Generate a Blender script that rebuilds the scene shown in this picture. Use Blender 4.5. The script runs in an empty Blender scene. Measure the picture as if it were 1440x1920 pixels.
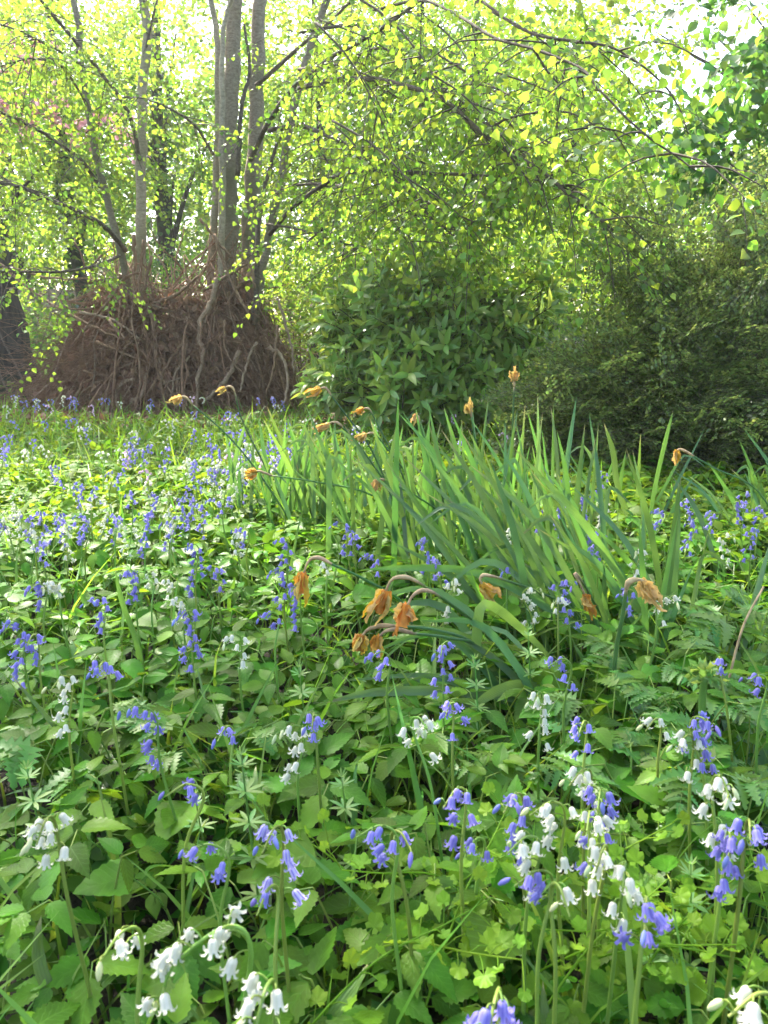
import bpy, math, random
import numpy as np
from mathutils import Matrix, Vector

# ------------------------------------------------------------------ camera, sky, sun, exposure
scene = bpy.context.scene
col = scene.collection
H_CAM, PITCH, F_PX = 0.95, math.radians(13.2), 1450.0
cam_d = bpy.data.cameras.new('camera')
cam = bpy.data.objects.new('camera', cam_d)
col.objects.link(cam)
cam.location = (0, 0, H_CAM)
cam.rotation_euler = (math.radians(90) - PITCH, 0, 0)
cam_d.sensor_fit = 'VERTICAL'
cam_d.sensor_height = 24.0
cam_d.lens = 24.0 * F_PX / 1920.0
cam_d.clip_start, cam_d.clip_end = 0.02, 800
cam_d.dof.use_dof = True
cam_d.dof.focus_distance = 2.6
cam_d.dof.aperture_fstop = 8.0
scene.camera = cam

SUN_EL, SUN_AZ = math.radians(50), math.radians(-28)      # azimuth from +Y towards +X
world = bpy.data.worlds.new('World')
scene.world = world
world.use_nodes = True
wn = world.node_tree
sky = wn.nodes.new('ShaderNodeTexSky')
sky.sky_type = 'NISHITA'
sky.sun_disc = False
sky.sun_elevation = SUN_EL
sky.sun_rotation = SUN_AZ
sky.air_density = 1.0
sky.dust_density = 3.5
sky.ozone_density = 1.0
bg = wn.nodes['Background']
bg.inputs['Strength'].default_value = 0.15
wn.links.new(sky.outputs[0], bg.inputs['Color'])
sun_d = bpy.data.lights.new('sun', 'SUN')
sun_d.energy = 3.1
sun_d.angle = math.radians(0.6)
sun_d.color = (1.0, 0.95, 0.84)
sun = bpy.data.objects.new('sun', sun_d)
col.objects.link(sun)
sd = Vector((math.sin(SUN_AZ) * math.cos(SUN_EL), math.cos(SUN_AZ) * math.cos(SUN_EL), math.sin(SUN_EL)))
sun.rotation_euler = sd.to_track_quat('Z', 'Y').to_euler()
sun.location = (-6, 14, 20)

scene.view_settings.view_transform = 'Standard'
scene.view_settings.look = 'None'
scene.view_settings.gamma = 1.0
scene.view_settings.use_curve_mapping = False
scene.view_settings.exposure = 2.48
scene.render.engine = 'CYCLES'
cy = scene.cycles
cy.max_bounces, cy.diffuse_bounces, cy.glossy_bounces = 6, 4, 2
cy.transmission_bounces, cy.transparent_max_bounces = 4, 4
cy.use_denoising = True
cy.use_adaptive_sampling = True
cy.adaptive_threshold = 0.02
cy.caustics_reflective = cy.caustics_refractive = False
cy.sample_clamp_indirect = 6.0

rng = np.random.default_rng(7)
random.seed(7)
CP, SP = math.cos(PITCH), math.sin(PITCH)

def ray(px, py):
    a, b = (px - 720) / F_PX, (960 - py) / F_PX
    return np.array([a, CP + b * SP, -SP + b * CP])
def gp(px, py, z=0.0):            # point of the level plane z under a pixel
    d = ray(px, py)
    return np.array([0, 0, H_CAM]) + d * ((z - H_CAM) / d[2])
def dp(px, py, Y):                # point at distance Y along a pixel's ray
    d = ray(px, py)
    return np.array([0, 0, H_CAM]) + d * (Y / d[1])

# ------------------------------------------------------------------ mesh kit
class P:
    """verts, quads, tris, uv, material slots"""
    def __init__(s, V=None, Q=None, T=None, UV=None, MQ=None, MT=None):
        s.V = np.zeros((0, 3)) if V is None else np.asarray(V, float)
        s.Q = np.zeros((0, 4), int) if Q is None or len(Q) == 0 else np.asarray(Q, int)
        s.T = np.zeros((0, 3), int) if T is None or len(T) == 0 else np.asarray(T, int)
        s.UV = np.zeros((len(s.V), 2)) if UV is None else np.asarray(UV, float)
        s.MQ = np.zeros(len(s.Q), int) if MQ is None else np.asarray(MQ, int)
        s.MT = np.zeros(len(s.T), int) if MT is None else np.asarray(MT, int)
    def mat(s, i):
        s.MQ[:] = i; s.MT[:] = i
        return s
    def xf(s, M):
        M = np.asarray(M)
        return P(s.V @ M[:3, :3].T + M[:3, 3], s.Q, s.T, s.UV, s.MQ.copy(), s.MT.copy())

def join(ps):
    o, V, Q, T, U, A, B = 0, [], [], [], [], [], []
    for p in ps:
        V.append(p.V); Q.append(p.Q + o); T.append(p.T + o); U.append(p.UV); A.append(p.MQ); B.append(p.MT)
        o += len(p.V)
    return P(np.concatenate(V), np.concatenate(Q), np.concatenate(T), np.concatenate(U), np.concatenate(A), np.concatenate(B))

def rep(p, Ms):
    Ms = np.asarray(Ms)
    n, k = len(Ms), len(p.V)
    V = np.einsum('nij,vj->nvi', Ms[:, :3, :3], p.V) + Ms[:, None, :3, 3]
    off = (np.arange(n) * k)[:, None, None]
    return P(V.reshape(-1, 3), (p.Q[None] + off).reshape(-1, 4), (p.T[None] + off).reshape(-1, 3),
             np.tile(p.UV, (n, 1)), np.tile(p.MQ, n), np.tile(p.MT, n))

def mesh(name, p, mats, smooth=True):
    m = bpy.data.meshes.new(name)
    nq, nt = len(p.Q), len(p.T)
    m.vertices.add(len(p.V)); m.vertices.foreach_set('co', p.V.ravel())
    li = np.concatenate([p.Q.ravel(), p.T.ravel()]).astype(np.int32)
    m.loops.add(len(li)); m.loops.foreach_set('vertex_index', li)
    m.polygons.add(nq + nt)
    m.polygons.foreach_set('loop_start', np.concatenate([np.arange(nq) * 4, nq * 4 + np.arange(nt) * 3]).astype(np.int32))
    m.polygons.foreach_set('loop_total', np.concatenate([np.full(nq, 4), np.full(nt, 3)]).astype(np.int32))
    m.polygons.foreach_set('material_index', np.concatenate([p.MQ, p.MT]).astype(np.int32))
    m.polygons.foreach_set('use_smooth', np.full(nq + nt, smooth))
    uv = m.uv_layers.new(name='UVMap')
    uv.data.foreach_set('uv', p.UV[li].ravel())
    for mt in (mats if isinstance(mats, (list, tuple)) else [mats]):
        m.materials.append(mt)
    m.update(calc_edges=True)
    return m

def obj(name, data, parent=None, M=None):
    o = bpy.data.objects.new(name, data)
    col.objects.link(o)
    if parent is not None:
        o.parent = parent
    if M is not None:
        o.matrix_basis = Matrix(np.asarray(M).tolist())
    return o
def tag(o, label, cat=None, group=None, kind=None):
    if label: o['label'] = label
    if cat: o['category'] = cat
    if group: o['group'] = group
    if kind: o['kind'] = kind
    return o
def thing(name, loc, label, cat, group=None):
    o = bpy.data.objects.new(name, None)
    o.empty_display_size = 0.05
    col.objects.link(o)
    o.location = loc
    return tag(o, label, cat, group)

def frame(fwd, up=(0, 0, 1), loc=(0, 0, 0), s=1.0, roll=0.0):
    """matrix whose +Y is fwd and whose +Z is close to up"""
    f = np.asarray(fwd, float); f = f / np.linalg.norm(f)
    u = np.asarray(up, float)
    r = np.cross(f, u); n = np.linalg.norm(r)
    r = r / n if n > 1e-6 else np.array([1.0, 0, 0])
    u = np.cross(r, f)
    if roll:
        c, q = math.cos(roll), math.sin(roll)
        r, u = r * c + u * q, u * c - r * q
    M = np.eye(4)
    M[:3, 0], M[:3, 1], M[:3, 2], M[:3, 3] = r * s, f * s, u * s, loc
    return M
def frames(F, U, L, S):
    F = F / np.linalg.norm(F, axis=1)[:, None]
    R = np.cross(F, U); R /= np.linalg.norm(R, axis=1)[:, None] + 1e-9
    U = np.cross(R, F)
    M = np.zeros((len(F), 4, 4))
    M[:, :3, 0], M[:, :3, 1], M[:, :3, 2], M[:, :3, 3] = R * S[:, None], F * S[:, None], U * S[:, None], L
    M[:, 3, 3] = 1
    return M

def spline(pts, n):
    """Catmull-Rom through pts (any width), n samples"""
    pts = np.asarray(pts, float)
    if len(pts) == 2:
        t = np.linspace(0, 1, n)[:, None]
        return pts[0] * (1 - t) + pts[1] * t
    q = np.vstack([2 * pts[0] - pts[1], pts, 2 * pts[-1] - pts[-2]])
    t = np.linspace(0, len(pts) - 1 - 1e-6, n)
    i = t.astype(int); u = (t - i)[:, None]
    a, b, c, d = q[i], q[i + 1], q[i + 2], q[i + 3]
    return 0.5 * (2 * b + (c - a) * u + (2 * a - 5 * b + 4 * c - d) * u * u + (3 * b - a - 3 * c + d) * u ** 3)

def tube(pts, rad, sides=6, cap=True, wob=0.0):
    pts = np.asarray(pts, float); n = len(pts)
    rad = np.broadcast_to(np.asarray(rad, float), (n,))
    tg = np.gradient(pts, axis=0); tg /= np.linalg.norm(tg, axis=1)[:, None] + 1e-12
    ref = np.array([0, 0, 1.0]) if abs(tg[0][2]) < 0.8 else np.array([1.0, 0, 0])
    u = np.cross(tg[0], ref); u /= np.linalg.norm(u)
    a = np.arange(sides) * 2 * math.pi / sides
    V = []
    for i in range(n):
        u = u - tg[i] * (u @ tg[i]); u /= np.linalg.norm(u) + 1e-12
        w = np.cross(tg[i], u)
        rr = rad[i] * (1 + (rng.normal(0, wob, sides) if wob else 0))
        V.append(pts[i] + (np.cos(a) * rr)[:, None] * u + (np.sin(a) * rr)[:, None] * w)
    V = np.concatenate(V)
    i0 = (np.arange(n - 1) * sides)[:, None] + np.arange(sides)
    i1 = (np.arange(n - 1) * sides)[:, None] + (np.arange(sides) + 1) % sides
    Q = np.stack([i0, i1, i1 + sides, i0 + sides], -1).reshape(-1, 4)
    UV = np.stack([np.tile(np.arange(sides) / sides, n), np.repeat(np.linspace(0, 1, n), sides)], -1)
    T = []
    if cap:
        T = [[0, k + 1, k] for k in range(1, sides - 1)] + [[(n - 1) * sides, (n - 1) * sides + k, (n - 1) * sides + k + 1] for k in range(1, sides - 1)]
    return P(V, Q, T, UV)

def leaf(L, ws, fold=0.25, curl=0.2, wave=0.0, yaw=0.0, ser=0.0):
    """blade along +Y, face +Z: ws half-widths along it (0 at ends ok); ser = tooth depth"""
    n = len(ws); t = np.linspace(0, 1, n)
    y = t * L; z = -curl * L * t * t
    w = np.asarray(ws, float) * L
    tooth = np.where(np.arange(n) % 2 == 0, 1.0, 1.0 - ser)
    wl, wr = w * tooth, w * tooth
    back = np.where(np.arange(n) % 2 == 0, ser * 0.25 * L / n * 2, 0)
    x0 = yaw * L * t * t
    wz = wave * L * np.sin(t * 9.0)
    Lf = np.stack([x0 - wl, y + back, z + fold * wl + wz], -1)
    C = np.stack([x0, y, z], -1)
    Rt = np.stack([x0 + wr, y + back, z + fold * wr - wz], -1)
    V = np.stack([Lf, C, Rt], 1).reshape(-1, 3)
    UV = np.stack([np.stack([0.5 - 0.5 * w / max(w.max(), 1e-9), t], -1), np.stack([np.full(n, .5), t], -1), np.stack([0.5 + 0.5 * w / max(w.max(), 1e-9), t], -1)], 1).reshape(-1, 2)
    Q = []
    for i in range(n - 1):
        a = i * 3
        Q += [[a, a + 1, a + 4, a + 3], [a + 1, a + 2, a + 5, a + 4]]
    return P(V, Q, None, UV)

# ------------------------------------------------------------------ materials
def nt_of(name):
    m = bpy.data.materials.new(name); m.use_nodes = True
    t = m.node_tree; t.nodes.clear()
    out = t.nodes.new('ShaderNodeOutputMaterial')
    return m, t, out
def N(t, ty, **kw):
    n = t.nodes.new(ty)
    for k, v in kw.items():
        if hasattr(n, k): setattr(n, k, v)
        else: n.inputs[k].default_value = v
    return n
def mathn(t, op, a, b=None, c=None):
    n = t.nodes.new('ShaderNodeMath'); n.operation = op
    for i, v in enumerate((a, b, c)):
        if v is None: continue
        if isinstance(v, (int, float)): n.inputs[i].default_value = v
        else: t.links.new(v, n.inputs[i])
    return n.outputs[0]

def leafmat(name, c, tc=None, tr=0.35, rough=0.42, spec=0.5, vein=0.0, var=0.5, hue=0.03, spots=0.0, stripe=None, tip=None, rib=0):
    """thin leaf or petal: glossy skin, colour under it, light passing through"""
    m, t, out = nt_of(name)
    geo = N(t, 'ShaderNodeNewGeometry'); oi = N(t, 'ShaderNodeObjectInfo')
    r = mathn(t, 'FRACT', mathn(t, 'ADD', geo.outputs['Random Per Island'], oi.outputs['Random']))
    r2 = mathn(t, 'FRACT', mathn(t, 'MULTIPLY', r, 7.31))
    hsv = N(t, 'ShaderNodeHueSaturation')
    hsv.inputs['Color'].default_value = (*c, 1)
    t.links.new(mathn(t, 'MULTIPLY_ADD', r2, hue * 2, 0.5 - hue), hsv.inputs['Hue'])
    t.links.new(mathn(t, 'MULTIPLY_ADD', r, var, 1 - var * 0.5), hsv.inputs['Value'])
    h2 = N(t, 'ShaderNodeHueSaturation')
    h2.inputs['Color'].default_value = (*(tc or c), 1)
    t.links.new(mathn(t, 'MULTIPLY_ADD', r2, hue * 2, 0.5 - hue), h2.inputs['Hue'])
    t.links.new(mathn(t, 'MULTIPLY_ADD', r, var, 1 - var * 0.5), h2.inputs['Value'])
    base, tcol, bump = hsv.outputs[0], h2.outputs[0], None
    if vein:
        uv = N(t, 'ShaderNodeUVMap'); sep = N(t, 'ShaderNodeSeparateXYZ')
        t.links.new(uv.outputs[0], sep.inputs[0])
        du = mathn(t, 'ABSOLUTE', mathn(t, 'SUBTRACT', sep.outputs[0], 0.5))
        ph = mathn(t, 'SUBTRACT', mathn(t, 'MULTIPLY', sep.outputs[1], 7.0), mathn(t, 'MULTIPLY', du, 4.5))
        tri = mathn(t, 'PINGPONG', ph, 0.5)
        side = mathn(t, 'SMOOTH_MIN', mathn(t, 'MULTIPLY', tri, 6.0), 1.0, 0.2)
        mid = mathn(t, 'MINIMUM', mathn(t, 'MULTIPLY', du, 22.0), 1.0)
        v = mathn(t, 'MULTIPLY', side, mid)
        mx = N(t, 'ShaderNodeMix'); mx.data_type = 'RGBA'
        t.links.new(v, mx.inputs[0])
        mx.inputs[6].default_value = tuple(min(1, x * 1.6 + 0.01) for x in c) + (1,)
        t.links.new(base, mx.inputs[7]); 
        mm = N(t, 'ShaderNodeMix'); mm.data_type = 'RGBA'; mm.inputs[0].default_value = vein
        t.links.new(base, mm.inputs[6]); t.links.new(mx.outputs[2], mm.inputs[7])
        base = mm.outputs[2]
        bp = N(t, 'ShaderNodeBump', Strength=0.45 * vein, Distance=0.002)
        t.links.new(v, bp.inputs['Height']); bump = bp.outputs[0]
    if stripe:
        uv = N(t, 'ShaderNodeUVMap'); sep = N(t, 'ShaderNodeSeparateXYZ')
        t.links.new(uv.outputs[0], sep.inputs[0])
        k = mathn(t, 'PINGPONG', mathn(t, 'MULTIPLY', sep.outputs[0], 6.0), 0.5)
        k = mathn(t, 'SMOOTHSTEP', k, 0.2, 0.5) if False else mathn(t, 'MULTIPLY', k, 2.0)
        k = mathn(t, 'POWER', k, 2.0)
        for which in (0, 1):
            mx = N(t, 'ShaderNodeMix'); mx.data_type = 'RGBA'
            t.links.new(mathn(t, 'MULTIPLY', k, stripe[3]), mx.inputs[0])
            t.links.new(base if which == 0 else tcol, mx.inputs[6])
            mx.inputs[7].default_value = (*stripe[:3], 1)
            if which == 0: base = mx.outputs[2]
            else: tcol = mx.outputs[2]
    if rib:                                   # fine lengthwise ribs of a strap leaf
        uv = N(t, 'ShaderNodeUVMap'); sep = N(t, 'ShaderNodeSeparateXYZ')
        t.links.new(uv.outputs[0], sep.inputs[0])
        w_ = mathn(t, 'SINE', mathn(t, 'MULTIPLY', sep.outputs[0], rib * 6.28))
        bp = N(t, 'ShaderNodeBump', Strength=0.35, Distance=0.001)
        t.links.new(w_, bp.inputs['Height']); bump = bp.outputs[0]
        no = N(t, 'ShaderNodeTexNoise', Scale=14.0, Detail=3.0); tg = N(t, 'ShaderNodeTexCoord'); t.links.new(tg.outputs['Object'], no.inputs['Vector'])
        sc_ = mathn(t, 'ADD', mathn(t, 'MULTIPLY_ADD', w_, 0.09, 0.55), mathn(t, 'MULTIPLY', no.outputs[0], 0.9))
        vm = N(t, 'ShaderNodeVectorMath', operation='SCALE'); t.links.new(base, vm.inputs[0]); t.links.new(sc_, vm.inputs['Scale']); base = vm.outputs[0]
    if tip:                                   # dried end of the blade
        uv = N(t, 'ShaderNodeUVMap'); sep = N(t, 'ShaderNodeSeparateXYZ')
        t.links.new(uv.outputs[0], sep.inputs[0])
        e_ = N(t, 'ShaderNodeMapRange'); e_.inputs[2].default_value = 1.0; e_.interpolation_type = 'SMOOTHSTEP'
        t.links.new(mathn(t, 'MULTIPLY_ADD', r2, 0.16, 0.86), e_.inputs[1]); t.links.new(sep.outputs[1], e_.inputs[0])
        e_.inputs[2].default_value = 1.03
        for which in (0, 1):
            mx = N(t, 'ShaderNodeMix'); mx.data_type = 'RGBA'; t.links.new(e_.outputs[0], mx.inputs[0])
            t.links.new(base if which == 0 else tcol, mx.inputs[6]); mx.inputs[7].default_value = (*tip, 1)
            if which == 0: base = mx.outputs[2]
            else: tcol = mx.outputs[2]
    if spots:
        no = N(t, 'ShaderNodeTexNoise', Scale=spots, Detail=3.0)
        tc_ = N(t, 'ShaderNodeTexCoord'); t.links.new(tc_.outputs['Object'], no.inputs['Vector'])
        mr = N(t, 'ShaderNodeMapRange'); mr.inputs[1].default_value = 0.35; mr.inputs[2].default_value = 0.7
        mr.inputs[3].default_value = 0.62; mr.inputs[4].default_value = 1.2
        t.links.new(no.outputs[0], mr.inputs[0])
        vm = N(t, 'ShaderNodeVectorMath', operation='SCALE')
        t.links.new(base, vm.inputs[0]); t.links.new(mr.outputs[0], vm.inputs['Scale'])
        base = vm.outputs[0]
    pr = N(t, 'ShaderNodeBsdfPrincipled', Roughness=rough)
    pr.inputs['Specular IOR Level'].default_value = spec
    t.links.new(base, pr.inputs['Base Color'])
    tl = N(t, 'ShaderNodeBsdfTranslucent')
    t.links.new(tcol, tl.inputs['Color'])
    if bump is not None:
        t.links.new(bump, pr.inputs['Normal'])
    ms = N(t, 'ShaderNodeMixShader'); ms.inputs[0].default_value = tr
    t.links.new(pr.outputs[0], ms.inputs[1]); t.links.new(tl.outputs[0], ms.inputs[2])
    t.links.new(ms.outputs[0], out.inputs[0])
    return m

def barkmat(name, c1, c2, scale=(6, 6, 1.2), rough=0.85, bump=0.5, moss=None, dist=0.02, coord='Object'):
    m, t, out = nt_of(name)
    tc = N(t, 'ShaderNodeTexCoord'); mp = N(t, 'ShaderNodeMapping')
    mp.inputs['Scale'].default_value = scale
    t.links.new(tc.outputs[coord], mp.inputs[0])
    n1 = N(t, 'ShaderNodeTexNoise', Scale=4.0, Detail=8.0, Roughness=0.65)
    t.links.new(mp.outputs[0], n1.inputs['Vector'])
    n2 = N(t, 'ShaderNodeTexNoise', Scale=1.1, Detail=3.0)
    t.links.new(tc.outputs[coord], n2.inputs['Vector'])
    oi = N(t, 'ShaderNodeObjectInfo'); geo = N(t, 'ShaderNodeNewGeometry')
    rr = N(t, 'ShaderNodeValToRGB'); rr.color_ramp.elements[0].position = 0.33; rr.color_ramp.elements[1].position = 0.68
    rr.color_ramp.elements[0].color = (*c1, 1); rr.color_ramp.elements[1].color = (*c2, 1)
    t.links.new(n1.outputs[0], rr.inputs[0])
    c = rr.outputs[0]
    if moss:
        mr = N(t, 'ShaderNodeValToRGB'); mr.color_ramp.elements[0].position = 0.48; mr.color_ramp.elements[1].position = 0.62
        t.links.new(n2.outputs[0], mr.inputs[0])
        mx = N(t, 'ShaderNodeMix'); mx.data_type = 'RGBA'
        t.links.new(mathn(t, 'MULTIPLY', mr.outputs[0], 0.7), mx.inputs[0])
        t.links.new(c, mx.inputs[6]); mx.inputs[7].default_value = (*moss, 1)
        c = mx.outputs[2]
    hs = N(t, 'ShaderNodeHueSaturation')
    r = mathn(t, 'FRACT', mathn(t, 'ADD', geo.outputs['Random Per Island'], oi.outputs['Random']))
    t.links.new(mathn(t, 'MULTIPLY_ADD', r, 0.5, 0.75), hs.inputs['Value'])
    t.links.new(c, hs.inputs['Color'])
    pr = N(t, 'ShaderNodeBsdfPrincipled', Roughness=rough)
    pr.inputs['Specular IOR Level'].default_value = 0.25
    t.links.new(hs.outputs[0], pr.inputs['Base Color'])
    bp = N(t, 'ShaderNodeBump', Strength=bump, Distance=dist)
    t.links.new(n1.outputs[0], bp.inputs['Height']); t.links.new(bp.outputs[0], pr.inputs['Normal'])
    t.links.new(pr.outputs[0], out.inputs[0])
    return m

M_BARK = barkmat('lime_bark', (0.21, 0.165, 0.11), (0.42, 0.345, 0.245), (7, 7, 14), moss=(0.16, 0.155, 0.08), bump=.8)
M_BRANCH = barkmat('branch_bark', (0.055, 0.042, 0.032), (0.16, 0.125, 0.09), (8, 8, 8))
M_DARKBARK = barkmat('dark_bark', (0.025, 0.02, 0.016), (0.085, 0.068, 0.052), (5, 5, 1.2), bump=0.8, moss=(0.04, 0.05, 0.02))
M_STICK = barkmat('stick_bark', (0.14, 0.08, 0.044), (0.33, 0.21, 0.125), (12, 12, 4))
M_PALESTICK = barkmat('pale_stick', (0.19, 0.125, 0.075), (0.38, 0.275, 0.18), (10, 10, 4))
M_TWIG = barkmat('dead_twig', (0.125, 0.066, 0.037), (0.29, 0.17, 0.10), (10, 10, 10))
M_LITTER = barkmat('leaf_litter_mound', (0.075, 0.042, 0.026), (0.25, 0.15, 0.09), (5, 5, 5), bump=1.0, dist=0.06)
M_DEADLEAF = leafmat('dead_leaf', (0.22, 0.125, 0.075), (0.25, 0.13, 0.06), tr=0.2, rough=0.7, spec=0.2, var=0.9, hue=0.02)
M_SOIL = barkmat('woodland_soil', (0.012, 0.009, 0.006), (0.04, 0.032, 0.018), (3, 3, 3), bump=0.9, dist=0.03, moss=(0.022, 0.035, 0.008))

M_LIME = leafmat('lime_leaf', (0.085, 0.19, 0.022), (0.37, 0.57, 0.045), tr=0.5, rough=0.4, spec=0.45, vein=0.35, var=0.55, hue=0.03)
M_LIME2 = leafmat('lime_leaf_mass', (0.085, 0.18, 0.02), (0.37, 0.56, 0.045), tr=0.52, rough=0.45, spec=0.4, var=0.7, hue=0.025)
M_FARLEAF = leafmat('far_leaf_yellow_green', (0.10, 0.18, 0.025), (0.40, 0.57, 0.055), tr=0.55, rough=0.5, spec=0.35, var=0.7, hue=0.035)
M_FARLEAF2 = leafmat('far_leaf_mid_green', (0.06, 0.14, 0.022), (0.29, 0.47, 0.05), tr=0.5, rough=0.45, spec=0.4, var=0.7, hue=0.035)
M_FARDARK = leafmat('ivy_leaf', (0.022, 0.055, 0.018), (0.08, 0.16, 0.03), tr=0.25, rough=0.35, spec=0.5, var=0.7)
M_MAPLE = leafmat('maple_leaf', (0.045, 0.12, 0.022), (0.18, 0.38, 0.045), tr=0.45, rough=0.45, spec=0.4, var=0.5)
M_PINK = leafmat('cherry_petal', (0.75, 0.36, 0.42), (0.8, 0.4, 0.45), tr=0.4, rough=0.6, spec=0.2, var=0.3, hue=0.01)
M_RHODO = leafmat('laurel_leaf', (0.17, 0.28, 0.055), (0.42, 0.58, 0.07), tr=0.4, rough=0.33, spec=0.55, vein=0.0, var=0.6)
M_BOX = leafmat('box_leaf', (0.115, 0.16, 0.042), (0.30, 0.40, 0.08), tr=0.42, rough=0.3, spec=0.5, var=1.1, hue=0.03)

# ------------------------------------------------------------------ ground
n = 90
gx = np.concatenate([np.linspace(-70, -8, 20), np.linspace(-7.5, 7.5, 70), np.linspace(8, 70, 20)])
gy = np.concatenate([np.linspace(-40, -2, 12), np.linspace(-1.6, 14, 80), np.linspace(14.8, 90, 26)])
XX, YY = np.meshgrid(gx, gy)
ZZ = 0.02 * np.sin(XX * 2.3 + YY) + 0.015 * np.sin(YY * 3.1 - XX * 1.2) - 0.01
V = np.stack([XX, YY, ZZ], -1).reshape(-1, 3)
ii = (np.arange(len(gy) - 1) * len(gx))[:, None] + np.arange(len(gx) - 1)
Q = np.stack([ii, ii + 1, ii + 1 + len(gx), ii + len(gx)], -1).reshape(-1, 4)
tag(obj('ground', mesh('ground', P(V, Q), M_SOIL)), 'dark woodland soil under the flowers', kind='structure')
# ------------------------------------------------------------------ trees
def rdir(k):
    v = rng.normal(size=(k, 3)); return v / np.linalg.norm(v, axis=1)[:, None]

def leafq(s, rich=False, wid=0.42):
    """one small broad leaf, 4 quads or more"""
    if rich:
        return leaf(s, [0.04, 0.36, 0.46, 0.44, 0.36, 0.24, 0.10, 0.0], fold=0.22, curl=0.18, ser=0.1)
    return leaf(s, [0.12, wid, wid * 0.75, 0.0], fold=0.22, curl=0.2)

def spray(n, L, s, droop=0.35, rich=False, jit=0.5, wid=0.42, tw=0.0022, two=False):
    """a leafy twig along +Y: n alternate leaves in a rough plane, slot 0 leaves, slot 1 twig"""
    t = np.linspace(0, 1, 5)
    pts = np.stack([0.06 * L * np.sin(t * 4 + rng.uniform(0, 6)), t * L, -droop * L * t * t], -1)
    ps = [tube(pts, np.linspace(tw, tw * 0.4, 5), 3, cap=False).mat(1)]
    for k in range(n):
        u = (k + 0.7) / n
        p = spline(pts, 40)[min(39, int(u * 39))]
        sd_ = 1 if k % 2 else -1
        for sgn in ((1, -1) if two else (sd_,)):
            f = np.array([sgn * 0.9, 0.55, -0.25 - 0.3 * rng.random()]) + rng.normal(0, 0.25, 3)
            if k == n - 1: f = np.array([0, 1, -0.4]) + rng.normal(0, 0.2, 3)
            up = np.array([0, 0.1, 1]) + rng.normal(0, jit, 3)
            ps.append(leafq(s * rng.uniform(0.65, 1.15), rich, wid).xf(frame(f, up, p + f * 0.008)))
    return join(ps)

def crown_of(sprays, pos, size=1.0, spread=0.3, outward=None):
    """sprays put at pos, heading outward or anywhere level"""
    k = len(pos)
    F = rdir(k); F[:, 2] = F[:, 2] * 0.45 - 0.12
    if outward is not None:
        F = F * 0.7 + outward * 0.8
    U = np.tile([0, 0, 1.0], (k, 1)) + rng.normal(0, spread, (k, 3))
    S = rng.uniform(0.75, 1.25, k) * size
    Ms = frames(F, U, pos, S)
    which = rng.integers(0, len(sprays), k)
    return join([rep(sp, Ms[which == i]) for i, sp in enumerate(sprays) if (which == i).any()])

def blobpts(c, r, k, hollow=0.35):
    d = rdir(k)
    q = (hollow + (1 - hollow) * rng.random(k)) ** 0.6
    return np.asarray(c) + d * q[:, None] * np.asarray(r)

SPR_MASS = [spray(12, 0.42, 0.056, rich=False, wid=0.46) for _ in range(6)]
SPR_FAR = [spray(12, 0.5, 0.078, rich=False, wid=0.46, tw=0.003) for _ in range(5)]

def tree(name, base, h, r, blobs, k, mat, label, cat='tree', group=None, lean=(0, 0), bark=M_DARKBARK, sprays=None, ivy=0, limbs=5):
    t = thing(name, base, label, cat, group)
    z = np.linspace(0, 1, 14)
    pts = np.stack([lean[0] * z + 0.08 * np.sin(z * 5 + base[0]), lean[1] * z + 0.06 * np.sin(z * 7), z * h], -1)
    ps = [tube(pts, r * (1 - 0.75 * z) * (1 + 0.5 * np.exp(-z * 18)), 10, wob=0.06)]
    obj('trunk', mesh('trunk', ps[0], bark), t)
    for b in blobs[:limbs]:
        c = np.asarray(b[0], float) - base
        i = int(np.clip(c[2] / h * 0.6, 0.15, 0.85) * 13)
        q = spline([pts[i], pts[i] * 0.5 + c * 0.5 + [0, 0, 0.25], c], 8)
        obj('branch', mesh('branch', tube(q, np.linspace(r * 0.32, r * 0.06, 8), 6), bark), t)
    k = int(k * 1.05)
    tot = sum(np.prod(b[1]) ** (2 / 3) for b in blobs)
    P0 = np.concatenate([blobpts(np.asarray(b[0], float) - base, b[1], max(8, int(k * np.prod(b[1]) ** (2 / 3) / tot))) for b in blobs])
    P0 = P0[P0[:, 2] > 0.05]
    c = obj('crown', mesh('crown', crown_of(sprays or SPR_FAR, P0), [mat, M_BRANCH]), t)
    c['kind'] = 'stuff'
    if ivy:
        a = rng.uniform(0, 6.28, ivy); zz = rng.uniform(0, 0.8, ivy) * h
        pp = np.stack([np.interp(zz, pts[:, 2], pts[:, 0]) + np.cos(a) * r * 1.15, np.interp(zz, pts[:, 2], pts[:, 1]) + np.sin(a) * r * 1.15, zz], -1)
        F = np.stack([np.cos(a), np.sin(a), -0.9 + 0 * a], -1) + rng.normal(0, .3, (ivy, 3))
        U = np.stack([np.cos(a), np.sin(a), 0.4 + 0 * a], -1)
        iv = obj('ivy', mesh('ivy', rep(leafq(0.11, wid=0.5), frames(F, U, pp, rng.uniform(0.6, 1.2, ivy))), [M_FARDARK]), t)
        iv['kind'] = 'stuff'
    return t

def B(px, py, Y, rx, ry, rz):
    return (dp(px, py, Y), (rx, ry, rz))

GT = 'woodland trees behind the stick den'
def bgtree(px, Y, h, r, blobs, k, mat, label, **kw):
    b = dp(px, 600, Y); b[2] = 0
    return tree(kw.pop('name', 'woodland_tree'), b, h, r, [B(*q) for q in blobs], k, mat, label, **kw)

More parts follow.
